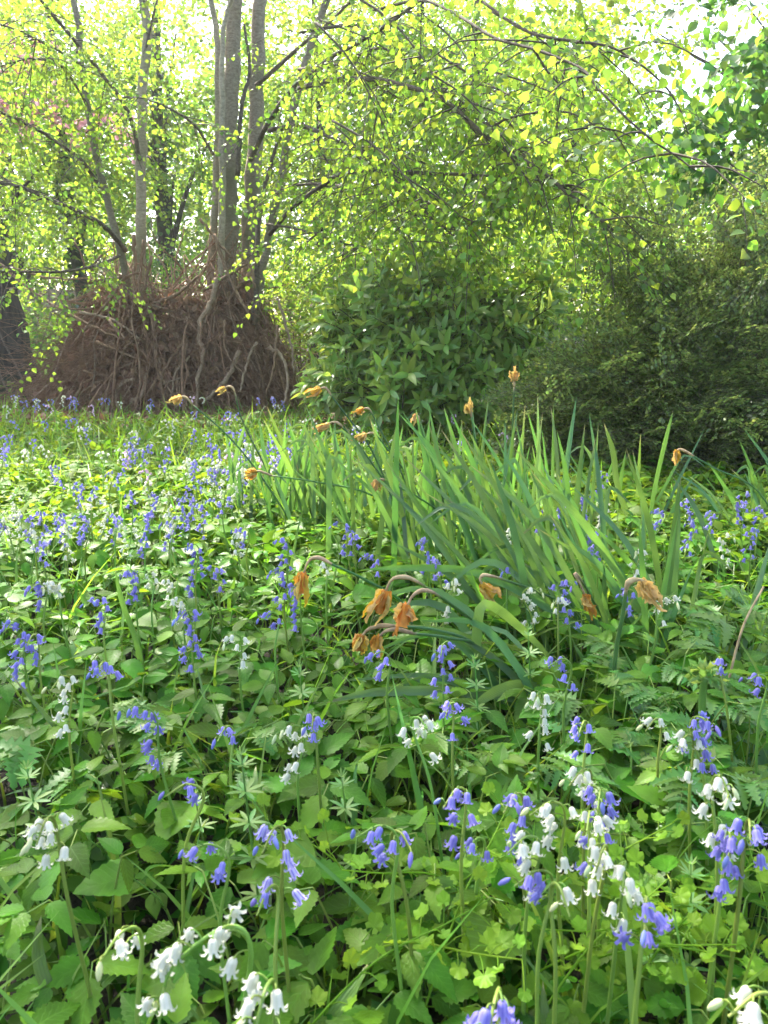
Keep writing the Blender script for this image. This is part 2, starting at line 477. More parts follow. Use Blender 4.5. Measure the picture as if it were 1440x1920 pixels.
bgtree(325, 15.0, 7.2, 0.19, [(330, 60, 15, 1.7, 1.5, 1.2), (250, 190, 14.6, 1.2, 1.2, .8), (400, 250, 15.5, 1.4, 1.3, 1.0), (330, 320, 15.2, 1.2, 1, .7)], 620, M_FARLEAF2,
       'dark ivy-clad trunk seen between the thin and thick lime stems', ivy=380)
bgtree(150, 13.5, 6.4, 0.14, [(120, 90, 13.5, 1.3, 1.2, 1.1), (60, 260, 13, 1.2, 1.2, .9), (190, 300, 13.6, 1.2, 1.1, .9), (100, 410, 13.4, 1.1, 1.0, .7)], 760, M_FARLEAF,
       'slim ivy-wrapped tree with yellow-green leaves left of the den', ivy=420)
bgtree(40, 18.0, 8.0, 0.2, [(20, 330, 18, 2.0, 1.5, 1.3), (90, 440, 17.5, 1.5, 1.4, 1.0), (-80, 200, 18, 1.8, 1.5, 1.6)], 620, M_FARLEAF,
       'pale green tree at the far left edge behind the fence', group=None)
bgtree(600, 16.2, 7.6, 0.13, [(600, 80, 16.2, 1.8, 1.3, 1.4), (560, 250, 15.8, 1.6, 1.2, 1.2), (650, 340, 16, 1.7, 1.2, 1.2), (600, 470, 15.5, 1.4, 1.0, 1.0)], 1100, M_FARLEAF,
       'bright leafy young tree just to the right of the lime stems')
bgtree(790, 16.0, 7.6, 0.2, [(780, 90, 16, 1.9, 1.5, 1.5), (740, 300, 15.6, 1.6, 1.3, 1.1), (830, 420, 15.4, 1.4, 1.2, 1.0), (760, 500, 15, 1.3, 1, .8)], 980, M_FARLEAF,
       'tree with dark trunk behind the middle of the bright canopy', ivy=260)
bgtree(880, 15.4, 7.2, 0.14, [(900, 130, 15.4, 1.8, 1.3, 1.5), (850, 330, 15.2, 1.6, 1.2, 1.2), (960, 400, 15.2, 1.6, 1.2, 1.1), (880, 500, 14.8, 1.4, 1.0, .9)], 1150, M_LIME2,
       'yellow-green tree standing behind the laurel shrub')
bgtree(1050, 17.0, 7.4, 0.19, [(1040, 120, 17, 1.8, 1.5, 1.6), (1100, 330, 16.6, 1.7, 1.4, 1.2), (1000, 440, 16.4, 1.4, 1.3, 1.0), (1130, 480, 16, 1.4, 1.2, .8)], 980, M_FARLEAF,
       'tall pale tree behind the box bush, right of centre')
bgtree(1240, 19.0, 5.2, 0.15, [(1230, 330, 19, 1.6, 1.4, 1.3), (1290, 430, 18.6, 1.6, 1.3, 1.0), (1180, 460, 18, 1.5, 1.2, .9)], 620, M_FARLEAF,
       'lower pale tree below the open sky, behind the box bush')
bgtree(1420, 16.0, 4.4, 0.09, [(1400, 400, 16, 1.3, 1.2, 1.0), (1480, 330, 16, 1.3, 1.2, 1.2)], 260, M_FARLEAF2,
       'sparse twiggy tree at the right edge under the sky', limbs=2)
bgtree(-60, 12.2, 6.2, 0.11, [(20, 85, 12.0, .26, .3, .34), (52, 188, 12.0, .30, .3, .16), (0, 215, 12.1, .2, .2, .2), (190, 228, 12.4, .22, .2, .14)], 130, M_PINK,
       'pink blossoming cherry showing through leaves at the top left', name='cherry_tree', limbs=4)

# woodland beyond: reads as one mass
kk = 10500
xx = rng.uniform(-22, 22, kk); yy = rng.uniform(22, 29, kk)
top = np.interp(xx, [-22, -14, -6, 0, 5, 9, 12, 22], [11, 11.5, 11, 11, 10.5, 7.0, 3.6, 3.2])
zz = top * rng.random(kk) ** 0.8 * (0.85 + 0.25 * np.sin(xx * 1.9 + 0.6) * np.sin(yy + xx))
w = obj('far_woodland', mesh('far_woodland', crown_of([join([s]) for s in SPR_FAR[:3]], np.stack([xx, yy, zz], -1), size=2.1), [M_FARLEAF2, M_DARKBARK]))
tag(w, 'mass of far green woodland closing the view behind the trees', 'woodland', kind='stuff')

# ------------------------------------------------------------------ the many-stemmed lime
lime_base = gp(400, 775); lime_base[1] = 9.3; lime_base[2] = 0; lime_base[0] = (400 - 720) / F_PX * 9.3 * 1.02
lime = thing('lime_tree', lime_base, 'many-stemmed lime tree rising out of the stick den', 'tree')
def local(p): return np.asarray(p, float) - lime_base
BR, BO = [], []      # sampled points of boughs that carry leaves (local), with strength
def stem(name, pts, r0, r1, mat=M_BARK, sides=12, ext=None, n=26, wob=0.03, leafy=0.0):
    """pts: (px, py, Y)"""
    w = [dp(*p) for p in pts]
    if ext is not None:
        w += [np.asarray(e, float) for e in ext]
    q = spline([local(p) for p in w], n)
    q[1:-1] += rng.normal(0, r0 * 0.12, (n - 2, 3))
    o = obj(name, mesh(name, tube(q, np.linspace(r0, r1, n), sides, wob=wob), mat), lime)
    if leafy:
        BR.append((q, leafy, r0)); BO.append(o)
    return q

def up(px, py, Y, dz, dx=0, dy=0):
    p = dp(px, py, Y); return p + np.array([dx, dy, dz])

stem('trunk', [(428, 640, 9.2), (428, 450, 9.2), (432, 250, 9.2), (440, 0, 9.2)], 0.108, 0.06, ext=[up(440, 0, 9.2, 2.6, .3), up(440, 0, 9.2, 5.2, .2, .3)], wob=.05, n=40)
stem('trunk', [(462, 640, 9.4), (468, 450, 9.4), (481, 230, 9.4), (492, 0, 9.4)], 0.104, 0.05, ext=[up(492, 0, 9.4, 2.2, .5), up(492, 0, 9.4, 4.6, .9)], wob=.05, n=40)
stem('trunk', [(262, 640, 9.0), (264, 430, 9.0), (266, 200, 9.0), (269, 0, 9.0)], 0.062, 0.036, ext=[up(269, 0, 9, 1.6, -.3), up(269, 0, 9, 3.4, -.5)], wob=.04, n=34)
stem('trunk', [(250, 600, 8.8), (225, 470, 8.8), (185, 310, 8.8), (150, 110, 8.8), (134, -15, 8.8)], 0.043, 0.028, ext=[up(134, -15, 8.8, 2.0, -.5)], n=30)
stem('trunk', [(478, 600, 9.0), (497, 480, 8.9), (530, 320, 8.8), (552, 200, 8.7), (612, 0, 8.6)], 0.05, 0.032, ext=[up(612, 0, 8.6, 1.6, .8)], n=30)
stem('trunk', [(392, 600, 9.2), (400, 450, 9.2), (407, 300, 9.2), (408, 110, 9.1), (395, 0, 9.1)], 0.05, 0.022, ext=[up(395, 0, 9.1, 1.4, -.3)], n=26)
stem('trunk', [(412, 600, 8.95), (416, 400, 8.95), (416, 200, 8.95), (418, 60, 8.95), (438, -10, 8.95)], 0.045, 0.018, n=26)
stem('trunk', [(445, 330, 9.0), (452, 210, 8.9), (468, 130, 8.9), (458, 45, 8.9)], 0.028, 0.012, mat=M_BRANCH)
stem('trunk', [(478, 610, 8.9), (486, 420, 8.85), (510, 300, 8.8), (530, 250, 8.8)], 0.03, 0.014, mat=M_BRANCH)
bm = M_BRANCH
boughs = [
 ([(470, 300, 9.2), (500, 235, 8.8), (545, 170, 8.3), (620, 110, 7.6), (720, 50, 7.0), (810, -20, 6.6)], .036, .016),
 ([(545, 172, 8.5), (620, 150, 7.6), (720, 152, 6.8), (830, 186, 6.1), (905, 250, 5.7), (1010, 318, 5.2), (1080, 375, 5.0), (1150, 432, 4.8)], .032, .008),
 ([(505, 245, 9.0), (560, 236, 8.4), (625, 258, 7.8), (720, 312, 7.2), (800, 400, 6.8), (860, 450, 6.6)], .034, .008),
 ([(505, 440, 8.8), (560, 380, 8.2), (645, 325, 7.4), (720, 321, 6.9), (840, 326, 6.4), (930, 330, 6.0), (1040, 328, 5.6)], .032, .008),
 ([(560, 130, 8.4), (640, 120, 7.7), (720, 90, 7.2), (800, 150, 6.6), (880, 200, 6.2)], .022, .006),
 ([(700, 20, 6.8), (790, 0, 6.2), (860, 30, 5.6), (925, 70, 5.1), (1000, 92, 4.7), (1085, 125, 4.4), (1125, 170, 4.2), (1200, 245, 4.0), (1270, 295, 3.9), (1305, 320, 3.8)], .014, .004),
 ([(900, 0, 5.8), (990, 60, 5.2), (1080, 78, 4.9), (1150, 90, 4.7), (1230, 145, 4.5), (1270, 195, 4.4), (1290, 250, 4.3)], .012, .004),
 ([(520, 350, 9.1), (600, 345, 8.4), (700, 360, 7.6), (780, 385, 7.2)], .022, .006),
 ([(500, 420, 8.8), (560, 430, 8.2), (640, 455, 7.6), (720, 470, 7.2)], .018, .005),
 ([(560, 60, 8.6), (660, 48, 8.0), (760, 70, 7.2), (900, 150, 6.4), (960, 180, 6.0)], .022, .006),
 ([(520, 190, 9.0), (575, 240, 8.7), (640, 350, 8.4), (700, 450, 8.0), (735, 540, 7.8)], .018, .004),
 ([(720, 322, 6.9), (800, 380, 6.4), (900, 420, 6.0), (960, 450, 5.8)], .014, .004),
 ([(480, 160, 9.2), (560, 90, 8.9), (640, 20, 8.6), (700, -40, 8.4)], .03, .012),
 ([(235, 470, 8.8), (190, 420, 8.3), (100, 376, 7.6), (40, 352, 7.2), (-40, 335, 6.8)], .034, .014),
 ([(188, 350, 8.8), (150, 300, 8.4), (90, 255, 7.9), (0, 210, 7.4), (-60, 190, 7.1)], .028, .012),
 ([(262, 300, 8.9), (240, 210, 8.6), (160, 100, 8.1), (80, 5, 7.7), (40, -60, 7.4)], .030, .014),
 ([(400, 290, 9.0), (365, 235, 8.8), (300, 195, 8.5), (235, 182, 8.3), (180, 205, 8.0)], .020, .007),
 ([(165, 200, 8.8), (120, 130, 8.2), (60, 110, 7.6), (-20, 130, 7.0)], .018, .006),
 ([(225, 480, 8.7), (170, 500, 8.2), (100, 510, 7.6), (0, 508, 7.2)], .022, .010),
 ([(266, 120, 9.0), (285, 40, 8.9), (300, -30, 8.8)], .02, .008),
 ([(150, 120, 8.8), (100, 90, 8.0), (40, 60, 7.2), (-20, 40, 6.8)], .016, .006),
 ([(1040, 330, 5.6), (960, 300, 5.9), (1010, 270, 5.6)], .008, .003),
 ([(905, 250, 5.7), (960, 220, 5.4), (1060, 210, 5.1), (1140, 250, 4.8)], .012, .004),
 ([(1000, 92, 4.7), (1040, 150, 4.7), (1100, 190, 4.6)], .01, .003),
]
for k in range(22):      # long whippy shoots running down to the right
    x0, y0, Y0 = rng.uniform(560, 1000), rng.uniform(-20, 260), rng.uniform(5.4, 7.6)
    dx_, dy_ = rng.uniform(110, 260), rng.uniform(120, 300)
    boughs.append(([(x0, y0, Y0), (x0 + dx_ * .4, y0 + dy_ * .25, Y0 - .2), (x0 + dx_ * .75, y0 + dy_ * .62, Y0 - .35), (x0 + dx_, y0 + dy_, Y0 - .4)], rng.uniform(.007, .012), .003))
for pts, r0, r1 in boughs:
    stem('branch', pts, r0 * .8, r1 * .8, mat=bm, sides=7, n=24, leafy=1.0)

for pts, r0, r1 in [([(-1.6, 8.9, 4.3), (-1.5, 7.0, 4.3), (-1.6, 5.2, 4.15), (-1.9, 3.6, 3.75), (-2.3, 2.8, 3.4)], .05, .012), ([(-1.4, 8.9, 4.6), (-0.9, 6.8, 4.5), (-0.6, 5.0, 4.1), (-0.6, 3.6, 3.65), (-.7, 2.7, 3.4)], .05, .012),
                    ([(-1.3, 9.0, 4.4), (0.0, 7.0, 4.3), (0.5, 5.0, 4.0), (0.6, 3.7, 3.6), (1.2, 3.0, 3.3)], .05, .012)]:  # boughs above the frame, added to carry the canopy that shades the foreground
    q = spline([local(p) for p in pts], 24)
    obj('branch', mesh('branch', tube(q, np.linspace(r0, r1, 24), 7, wob=.03), M_BRANCH), lime)
# twigs and leaf sprays hang on the boughs
SPR_RICH = [spray(10, 0.36, 0.047, droop=0.5, rich=True, wid=0.46) for _ in range(6)]
Ls, Fs = [], []
twig_ps = []
for q, s_, r0 in BR:
    seg = np.linalg.norm(np.diff(q, axis=0), axis=1).sum()
    k = int(seg * (9 if r0 > .0125 else 4))
    for _ in range(k):
        u = rng.uniform(0.26, 1.0)
        a = q[min(len(q) - 1, int(u * (len(q) - 1)))]
        d = rdir(1)[0]; d[2] = d[2] * 0.5 - 0.25
        ln = rng.uniform(0.15, 0.9) * (1.25 - 0.5 * u)
        b = a + d * ln + np.array([0, 0, -0.25 * ln * ln])
        mid = (a + b) / 2 + np.array([0, 0, 0.1 * ln])
        c = spline([a, mid, b], 6)
        twig_ps.append(tube(c, np.linspace(0.006, 0.0025, 6), 4, cap=False))
        for j in range(1 + int(ln * 4.5)):
            e = c[rng.integers(2, 6)]
            Ls.append(e); f = d * 0.8 + rdir(1)[0] * 0.9; f[2] = f[2] * 0.5 - 0.3; Fs.append(f)
Ls, Fs = np.array(Ls), np.array(Fs)
tw_o = obj('twigs', mesh('twigs', join(twig_ps), M_BRANCH), lime); tw_o['kind'] = 'stuff'
Us = np.tile([0, 0, 1.0], (len(Ls), 1)) + rng.normal(0, 0.45, Ls.shape)
Ms = frames(Fs, Us, Ls, rng.uniform(0.75, 1.2, len(Ls)))
which = rng.integers(0, 6, len(Ls))
near_ = join([rep(SPR_RICH[i], Ms[which == i]) for i in range(6)])
# crown above and behind the boughs
cl = []
for px, py, Y, rx, ry, rz, k in [(760, 120, 9.5, 1.7, 1.2, 1.4, 170), (300, 60, 10.6, 1.6, .8, 1.0, 110), (120, 120, 9.4, 1.2, 1.2, 1.2, 200), (950, 150, 7.8, 1.4, 1.2, 1.2, 220), (60, 380, 8.6, .8, .8, .7, 110),
                                 (1080, 230, 6.2, .9, .9, .9, 170), (860, 300, 8.2, 1.3, 1.0, .9, 120), (1000, 380, 7.0, .9, .8, .6, 110), (680, 420, 9.8, 1.0, .9, .6, 80), (1130, 100, 6.0, .5, .8, .6, 60), (900, 30, 6.4, 1.3, 1.2, .8, 200),
                                 (100, -40, 8.6, 1.5, 1.5, .8, 130)]:
    cl.append(blobpts(local(dp(px, py, Y)), (rx, ry, rz), int(k * 0.5), 0.1))
for c, r, k in [((-2.2, 9.5, 7.4), (2.4, 2.2, 1.4), 120), ((0.2, 8.9, 7.0), (2.0, 1.8, 1.2), 90), ((-1.5, 9.6, 9.0), (2.2, 2.2, 1.4), 70),
                ((-1.9, 3.7, 3.7), (1.1, .9, .35), 190), ((-0.7, 3.6, 3.6), (1.1, .9, .35), 200), ((0.4, 3.7, 3.6), (1.0, .9, .35), 150), ((-1.2, 4.6, 3.95), (1.5, .6, .3), 130), ((-2.6, 3.0, 3.4), (.8, .8, .35), 90)]:  # low unseen sprays, placed towards the sun to shade the foreground
    cl.append(blobpts(local(c), r, k, 0.2))
cp = np.concatenate(cl)
mass = crown_of(SPR_MASS, cp, 0.95)
cr = obj('crown', mesh('crown', join([near_, mass]), [M_LIME2, M_BRANCH]), lime); cr['kind'] = 'stuff'
# the leaves nearest the lens, one by one
LEAF_M = [mesh('leaf', leaf(0.056 * s, [0.03, 0.30, 0.44, 0.46, 0.43, 0.36, 0.28, 0.18, 0.08, 0.0], fold=f, curl=c, ser=0.12), [M_LIME]) for s, f, c in [(1, .2, .2), (.85, .3, .3), (1.1, .15, .1), (.95, .25, .4)]]
tips = [q for q, s_, r0 in BR]
near_boughs = (1, 3, 5, 6, 22, 23, 5, 6, 4, 14, 15, 17)
for k in range(300):
    q = tips[near_boughs[k % 12]]
    p = q[rng.integers(len(q) // 3, len(q))] + rng.normal(0, 1, 3) * [0.22, 0.2, 0.16] + [0, -0.1, -0.03]
    f = rdir(1)[0]; f[2] = -abs(f[2]) - 0.25
    obj('leaf', LEAF_M[k % 4], BO[near_boughs[k % 12]], frame(f, rdir(1)[0] * 0.8 + [0, 0, 1], p))

# maple reaching in from the right
mb = np.array([5.2, 7.5, 0.0])
SPR_MAPLE = [spray(7, 0.34, 0.10, droop=0.3, two=False, wid=0.5) for _ in range(4)]
mt = tree('maple_tree', mb, 7.0, 0.16, [B(1290, 250, 7.0, .45, .6, .30), B(1400, 230, 7.0, .6, .7, .38), B(1345, 300, 6.8, .4, .5, .22), B(1480, 150, 7.2, .7, .8, .5), B(1440, 330, 7.4, .4, .4, .2), B(1560, 40, 7.6, 1.2, 1.2, 1.0)], 420, M_MAPLE,
          'darker blue-green maple branch reaching in below the bright sky', sprays=SPR_MAPLE, bark=M_BRANCH)
# bare-twigged overhang against the sky
mt2 = tree('birch_tree', np.array([6.4, 11.0, 0.0]), 8.0, 0.13, [B(1330, 60, 11, 1.3, .9, .7), B(1400, 10, 11, 1.3, .9, .8), B(1230, 60, 11.2, .8, .8, .8)], 150, M_FARLEAF2,
           'thin sparsely leaved tree hanging into the white sky at top right', sprays=[spray(5, 0.5, 0.06, tw=0.004) for _ in range(4)], bark=M_BRANCH)

# dark old trunk at the left edge
ot_b = dp(30, 640, 10.5); ot_b[2] = 0
t = thing('old_tree', ot_b, 'dark ivy-veined old tree trunk cut by the left edge', 'tree')
z = np.linspace(0, 1, 20)
obj('trunk', mesh('trunk', tube(np.stack([-0.25 - 0.28 * z, 0 * z, z * 6.5], -1), 0.42 * (1 - 0.45 * z) + 0.16 * np.exp(-z * 12), 16, wob=0.05), M_DARKBARK), t)
for k in range(5):
    a = rng.uniform(3.4, 6.0); zz = np.linspace(0, 2.4, 14)
    R = 0.43 + 0.16 * np.exp(-zz / 6.5 * 12) - 0.03 * zz
    aa = a + 0.25 * np.sin(zz * 3 + k)
    obj('ivy_stem', mesh('ivy_stem', tube(np.stack([-0.25 - .043 * zz + np.cos(aa) * R, np.sin(aa) * R, zz], -1), 0.014, 5), M_BRANCH), t)
pp = blobpts(local(dp(-60, 60, 10.5)) * 0 + dp(-60, 60, 10.5) - ot_b, (1.2, 1.2, 1.0), 160)
c = obj('crown', mesh('crown', crown_of(SPR_MASS, pp), [M_FARLEAF, M_BRANCH]), t); c['kind'] = 'stuff'

# weathered garden fence behind, on the left
M_FENCE = barkmat('fence_wood', (0.20, 0.155, 0.11), (0.38, 0.30, 0.21), (2, 14, 14), bump=0.3)
fb = dp(40, 640, 15.5); fb[2] = 0
f = thing('garden_fence', fb, 'pale brown board fence between the old trunk and the den', 'fence')
def boxp(x0, x1, y0, y1, z0, z1):
    V = np.array([[x, y, z] for z in (z0, z1) for y in (y0, y1) for x in (x0, x1)])
    return P(V, [[0, 2, 3, 1], [4, 5, 7, 6], [0, 1, 5, 4], [2, 6, 7, 3], [0, 4, 6, 2], [1, 3, 7, 5]])
bm_ = mesh('board', boxp(0, 0.145, 0, 0.02, 0.05, 1.72), M_FENCE, False)
pm_ = mesh('post', boxp(0, 0.10, 0, 0.10, 0, 1.8), M_FENCE, False)
for k in range(20):
    b = obj('board', bm_, f); b.location = (k * 0.152 - 0.3, (k % 2) * 0.012, rng.uniform(-.012, .012))
for k in range(2):
    b = obj('post', pm_, f); b.location = (k * 1.83 + 0.2, -0.105, 0)
    b = obj('rail', mesh('rail', boxp(-.3, 2.75, 0.034, 0.07, 0.4 + k, 0.48 + k), M_FENCE, False), f)
# ------------------------------------------------------------------ stick den heaped round the lime
DC = np.array([(322 - 720) / F_PX * 9.3, 9.35, 0.0])
den = thing('stick_den', DC, 'brown den of heaped sticks and dead leaves round the lime stems', 'stick den')
def denr(a, z):
    """outline radius of the heap at bearing a and height z"""
    top = 1.62
    s = np.clip(z / top, 0, 1)
    left = 0.5 - 0.5 * np.cos(a)              # 1 at -x
    base = 1.56 + 0.06 * left
    topr = 0.74 - 0.10 * left
    return topr + (base - topr) * (1 - s) ** (0.75 + 0.9 * left)
nz, na = 22, 56
V, Q = [], []
zs = np.linspace(0, 1.12, nz)
for i, z in enumerate(zs):
    a = np.arange(na) * 2 * math.pi / na
    r = (denr(a, z) - 0.16) * (1 + 0.06 * np.sin(a * 7 + z * 6) + rng.normal(0, 0.035, na)) * (1 if i < nz - 2 else 0.75 if i == nz - 2 else 0.35)
    zz = z + rng.normal(0, 0.03, na) - (0.28 if i == nz - 1 else 0)
    V.append(np.stack([np.cos(a) * r, np.sin(a) * r * 0.8, np.maximum(zz, -0.05)], -1))
V = np.concatenate(V)
i0 = (np.arange(nz - 1) * na)[:, None] + np.arange(na); i1 = (np.arange(nz - 1) * na)[:, None] + (np.arange(na) + 1) % na
Q = np.stack([i0, i1, i1 + na, i0 + na], -1).reshape(-1, 4)
obj('leaf_mound', mesh('leaf_mound', P(V, Q), M_LITTER), den)
def dl(p): return np.asarray(p, float) - DC
def surf(a, z, off=0.0):
    r = denr(a, z) + off
    return np.array([math.cos(a) * r, math.sin(a) * r * 0.8, z])
# dead leaves caught in it
k = 5200
a = rng.uniform(math.pi, 2 * math.pi, k); z = 1.3 * rng.random(k) ** 1.4
R = denr(a, z) - rng.uniform(-0.09, 0.12, k)
pp = np.stack([np.cos(a) * R, np.sin(a) * R * .8, z], -1)
dlf = obj('dead_leaves', mesh('dead_leaves', rep(leaf(0.10, [.05, .3, .34, .2, 0], fold=.5, curl=.5), frames(rdir(k), rdir(k), pp, rng.uniform(.5, 1.2, k))), M_DEADLEAF), den)
dlf['kind'] = 'stuff'
# fine dead twigs
tp = []
def wig(a, b, n, j):
    q = spline([a, (a + b) / 2 + rng.normal(0, j, 3), b], n)
    q[1:-1] += rng.normal(0, j * 0.3, (n - 2, 3))
    return q
for k in range(3000):
    a = rng.uniform(math.pi * 0.95, math.pi * 2.05); z1 = rng.uniform(0.0, 1.45)
    ln = rng.uniform(0.25, 0.8)
    p = surf(a, z1, rng.uniform(-0.14, 0.05))
    d = surf(a, max(z1 - ln, 0.0), rng.uniform(-0.08, 0.06)) - p
    d = d / (np.linalg.norm(d) + 1e-6) * ln + rng.normal(0, 1.0, 3) * ln * [.65, .4, .7]
    q = p + d; q[2] = max(q[2], 0.01)
    m_ = p * .45 + q * .55 + rng.normal(0, .03, 3)
    tp.append(tube(wig(m_, m_ + (q - p) * .35 + rng.normal(0, .1, 3), 4, .02), np.linspace(.0025, .0012, 4), 3, cap=False))
    r = rng.uniform(0.002, 0.005)
    tp.append(tube(wig(p, q, 5, 0.05), np.linspace(r, r * .5, 5), 3, cap=False))
o = obj('dead_twigs', mesh('dead_twigs', join(tp), M_TWIG), den); o['kind'] = 'stuff'
# traced big sticks: (px, py, Y), thickness px
traced = [
 ([(406, 522), (398, 560), (378, 600), (374, 640), (381, 662), (370, 715), (369, 790)], 11, 1),
 ([(282, 575), (290, 640), (297, 700), (308, 750), (326, 802)], 9, 0),
 ([(449, 658), (430, 700), (408, 730), (380, 756)], 10, 1),
 ([(205, 600), (235, 635), (262, 655), (292, 682)], 7, 0),
 ([(292, 682), (320, 735), (345, 745)], 5, 0),
 ([(482, 642), (465, 672), (456, 712), (450, 735)], 6, 1),
 ([(505, 650), (530, 672), (540, 715), (532, 760)], 7, 1),
 ([(252, 712), (230, 718), (217, 740), (226, 772), (238, 790)], 7, 1),
 ([(300, 565), (335, 550), (372, 518)], 8, 0),
 ([(165, 528), (205, 524), (262, 512)], 9, 0),
 ([(380, 545), (430, 515), (475, 488)], 7, 0),
 ([(352, 640), (338, 720), (335, 770)], 6, 0),
 ([(345, 640), (310, 690), (275, 740)], 7, 0),
 ([(355, 668), (330, 700), (318, 760)], 5, 1),
 ([(250, 440), (252, 500), (250, 580)], 8, 0),
 ([(270, 450), (262, 520), (268, 620)], 7, 0),
 ([(285, 480), (268, 560), (275, 640)], 6, 0),
 ([(375, 410), (410, 455), (440, 485)], 6, 0),
 ([(400, 440), (430, 520), (470, 600)], 8, 0),
 ([(445, 470), (470, 500), (478, 540)], 7, 0),
 ([(455, 530), (475, 505), (478, 465)], 7, 0),
 ([(520, 610), (515, 680), (500, 740)], 6, 0),
 ([(420, 600), (425, 660), (455, 700)], 5, 0),
 ([(150, 585), (210, 600), (270, 640)], 6, 1),
 ([(180, 640), (240, 665), (300, 690)], 5, 0),
 ([(235, 520), (190, 580), (140, 640)], 6, 0),
 ([(0, 495), (60, 545), (150, 600), (240, 640)], 6, 0),
 ([(20, 500), (90, 520), (170, 522)], 5, 0),
 ([(245, 755), (265, 740), (275, 700)], 12, 1),
 ([(520, 560), (545, 640), (552, 700)], 6, 1),
]
ns = 0
for pts, w, pale in traced:
    Y = 8.02
    ww = []
    for (x, y) in pts:
        z = max(dp(x, y, 8.4)[2], 0)
        Yk = 9.35 - 0.8 * min(float(denr(np.array(1.5 * math.pi), z)), 1.66) - 0.06
        ww.append(dl(dp(x, y, Yk)))
    n_ = 5 * len(ww)
    q = spline(ww, n_); q[1:-1] += rng.normal(0, 0.006, (n_ - 2, 3)); q[:, 2] = np.maximum(q[:, 2], 0.0)
    r = w / F_PX * 8.3 / 2
    obj('stick', mesh('stick', tube(q, np.linspace(r, r * .6, n_), 7, wob=.08), M_PALESTICK if pale else M_STICK), den); ns += 1
# leaning sticks, some as copies of a few shapes
SM = []
for k in range(12):
    n_ = 9; t_ = np.linspace(0, 1, n_)
    q = np.stack([0.07 * np.sin(t_ * rng.uniform(2, 8) + k) + rng.normal(0, .012, n_), t_, 0.06 * np.sin(t_ * rng.uniform(2, 8) + 2 * k)], -1)
    p = tube(q, np.linspace(0.013, 0.006, n_), 5, wob=.1)
    if k % 3 == 0:
        p = join([p, tube(spline([q[4], q[4] + [0.06, 0.1, 0.02], q[4] + [0.1, 0.24, 0.05]], 5), np.linspace(.007, .003, 5), 4)])
    SM.append([mesh('stick', p, M_STICK), mesh('stick', p, M_PALESTICK), mesh('stick', p, M_TWIG)])
def stick(a_, b_, thick=1.0):
    global ns
    L = np.linalg.norm(b_ - a_)
    M = frame(b_ - a_, rdir(1)[0], a_, 1.0)
    M[:3, 1] *= L; M[:3, 0] *= thick; M[:3, 2] *= thick
    obj('stick', SM[rng.integers(12)][rng.choice([0, 0, 0, 1, 2, 2])], den, M); ns += 1
for k in range(40):                       # tepee poles, mostly standing up against the stems
    a = rng.uniform(math.pi * 0.93, math.pi * 2.07)
    b_ = surf(a, 0.0, rng.uniform(0, 0.12)); a2 = a + rng.normal(0, 0.12)
    zt = rng.uniform(0.9, 1.75); tpt = surf(a2, zt, rng.uniform(-0.05, 0.1)); 
    stick(b_, tpt + [rng.normal(0, .05), 0, 0.08], rng.uniform(0.7, 1.3))
for k in range(40):                        # the steep bundle on the right
    b_ = np.array([rng.uniform(1.0, 1.72), rng.uniform(-0.75, -0.1), 0.0]); tp_ = np.array([rng.uniform(0.86, 1.1), rng.uniform(-0.35, -.1), rng.uniform(1.2, 1.75)])
    stick(b_, tp_, rng.uniform(.7, 1.2))
for k in range(110):                      # crossing every way
    a = rng.uniform(math.pi * 1.05, math.pi * 1.95); z1 = rng.uniform(0.1, 1.4)
    p = surf(a, z1, .05); q = surf(a + rng.normal(0, .4), np.clip(z1 + rng.normal(0, .35), 0, 1.6), .08)
    if np.linalg.norm(q - p) > 0.2: stick(p, q, rng.uniform(.5, 1.1))
for k in range(46):                        # round the top, among the stems
    p = np.array([rng.uniform(-.75, 1.0), rng.uniform(-.6, .1), rng.uniform(1.2, 1.65)])
    q = p + rng.normal(0, 1, 3) * [.35, .15, .3]; q[2] = max(q[2], 1.0)
    if np.linalg.norm(q - p) > 0.2: stick(p, q, rng.uniform(.6, 1.2))
for k in range(52):                        # climbing the feet of the stems
    sx = rng.choice([-.37, -.37, .62, .78, .95]); a = rng.uniform(math.pi * 1.05, math.pi * 1.95)
    p = surf(a, rng.uniform(.5, 1.25), 0); p[0] = p[0] * .5 + sx * .5
    stick(p, np.array([sx + rng.normal(0, .10), -.18 + rng.normal(0, .06), rng.uniform(1.55, 2.15)]), rng.uniform(.6, 1.1))
# spilled litter in front
k = 1500
pp = np.stack([DC[0] + rng.normal(0, 1.25, k), 8.0 - abs(rng.normal(0, .25, k)) + rng.normal(0, .1, k), 0.05 + 0.06 * rng.random(k)], -1)
o = obj('leaf_litter', mesh('leaf_litter', rep(leaf(0.09, [.05, .3, .34, .2, 0], fold=.4, curl=.4), frames(rdir(k), rdir(k) * .6 + [0, 0, 1], pp, rng.uniform(.5, 1.2, k))), M_DEADLEAF))
tag(o, 'dead brown leaves spilled at the foot of the den', 'leaf litter', kind='stuff')

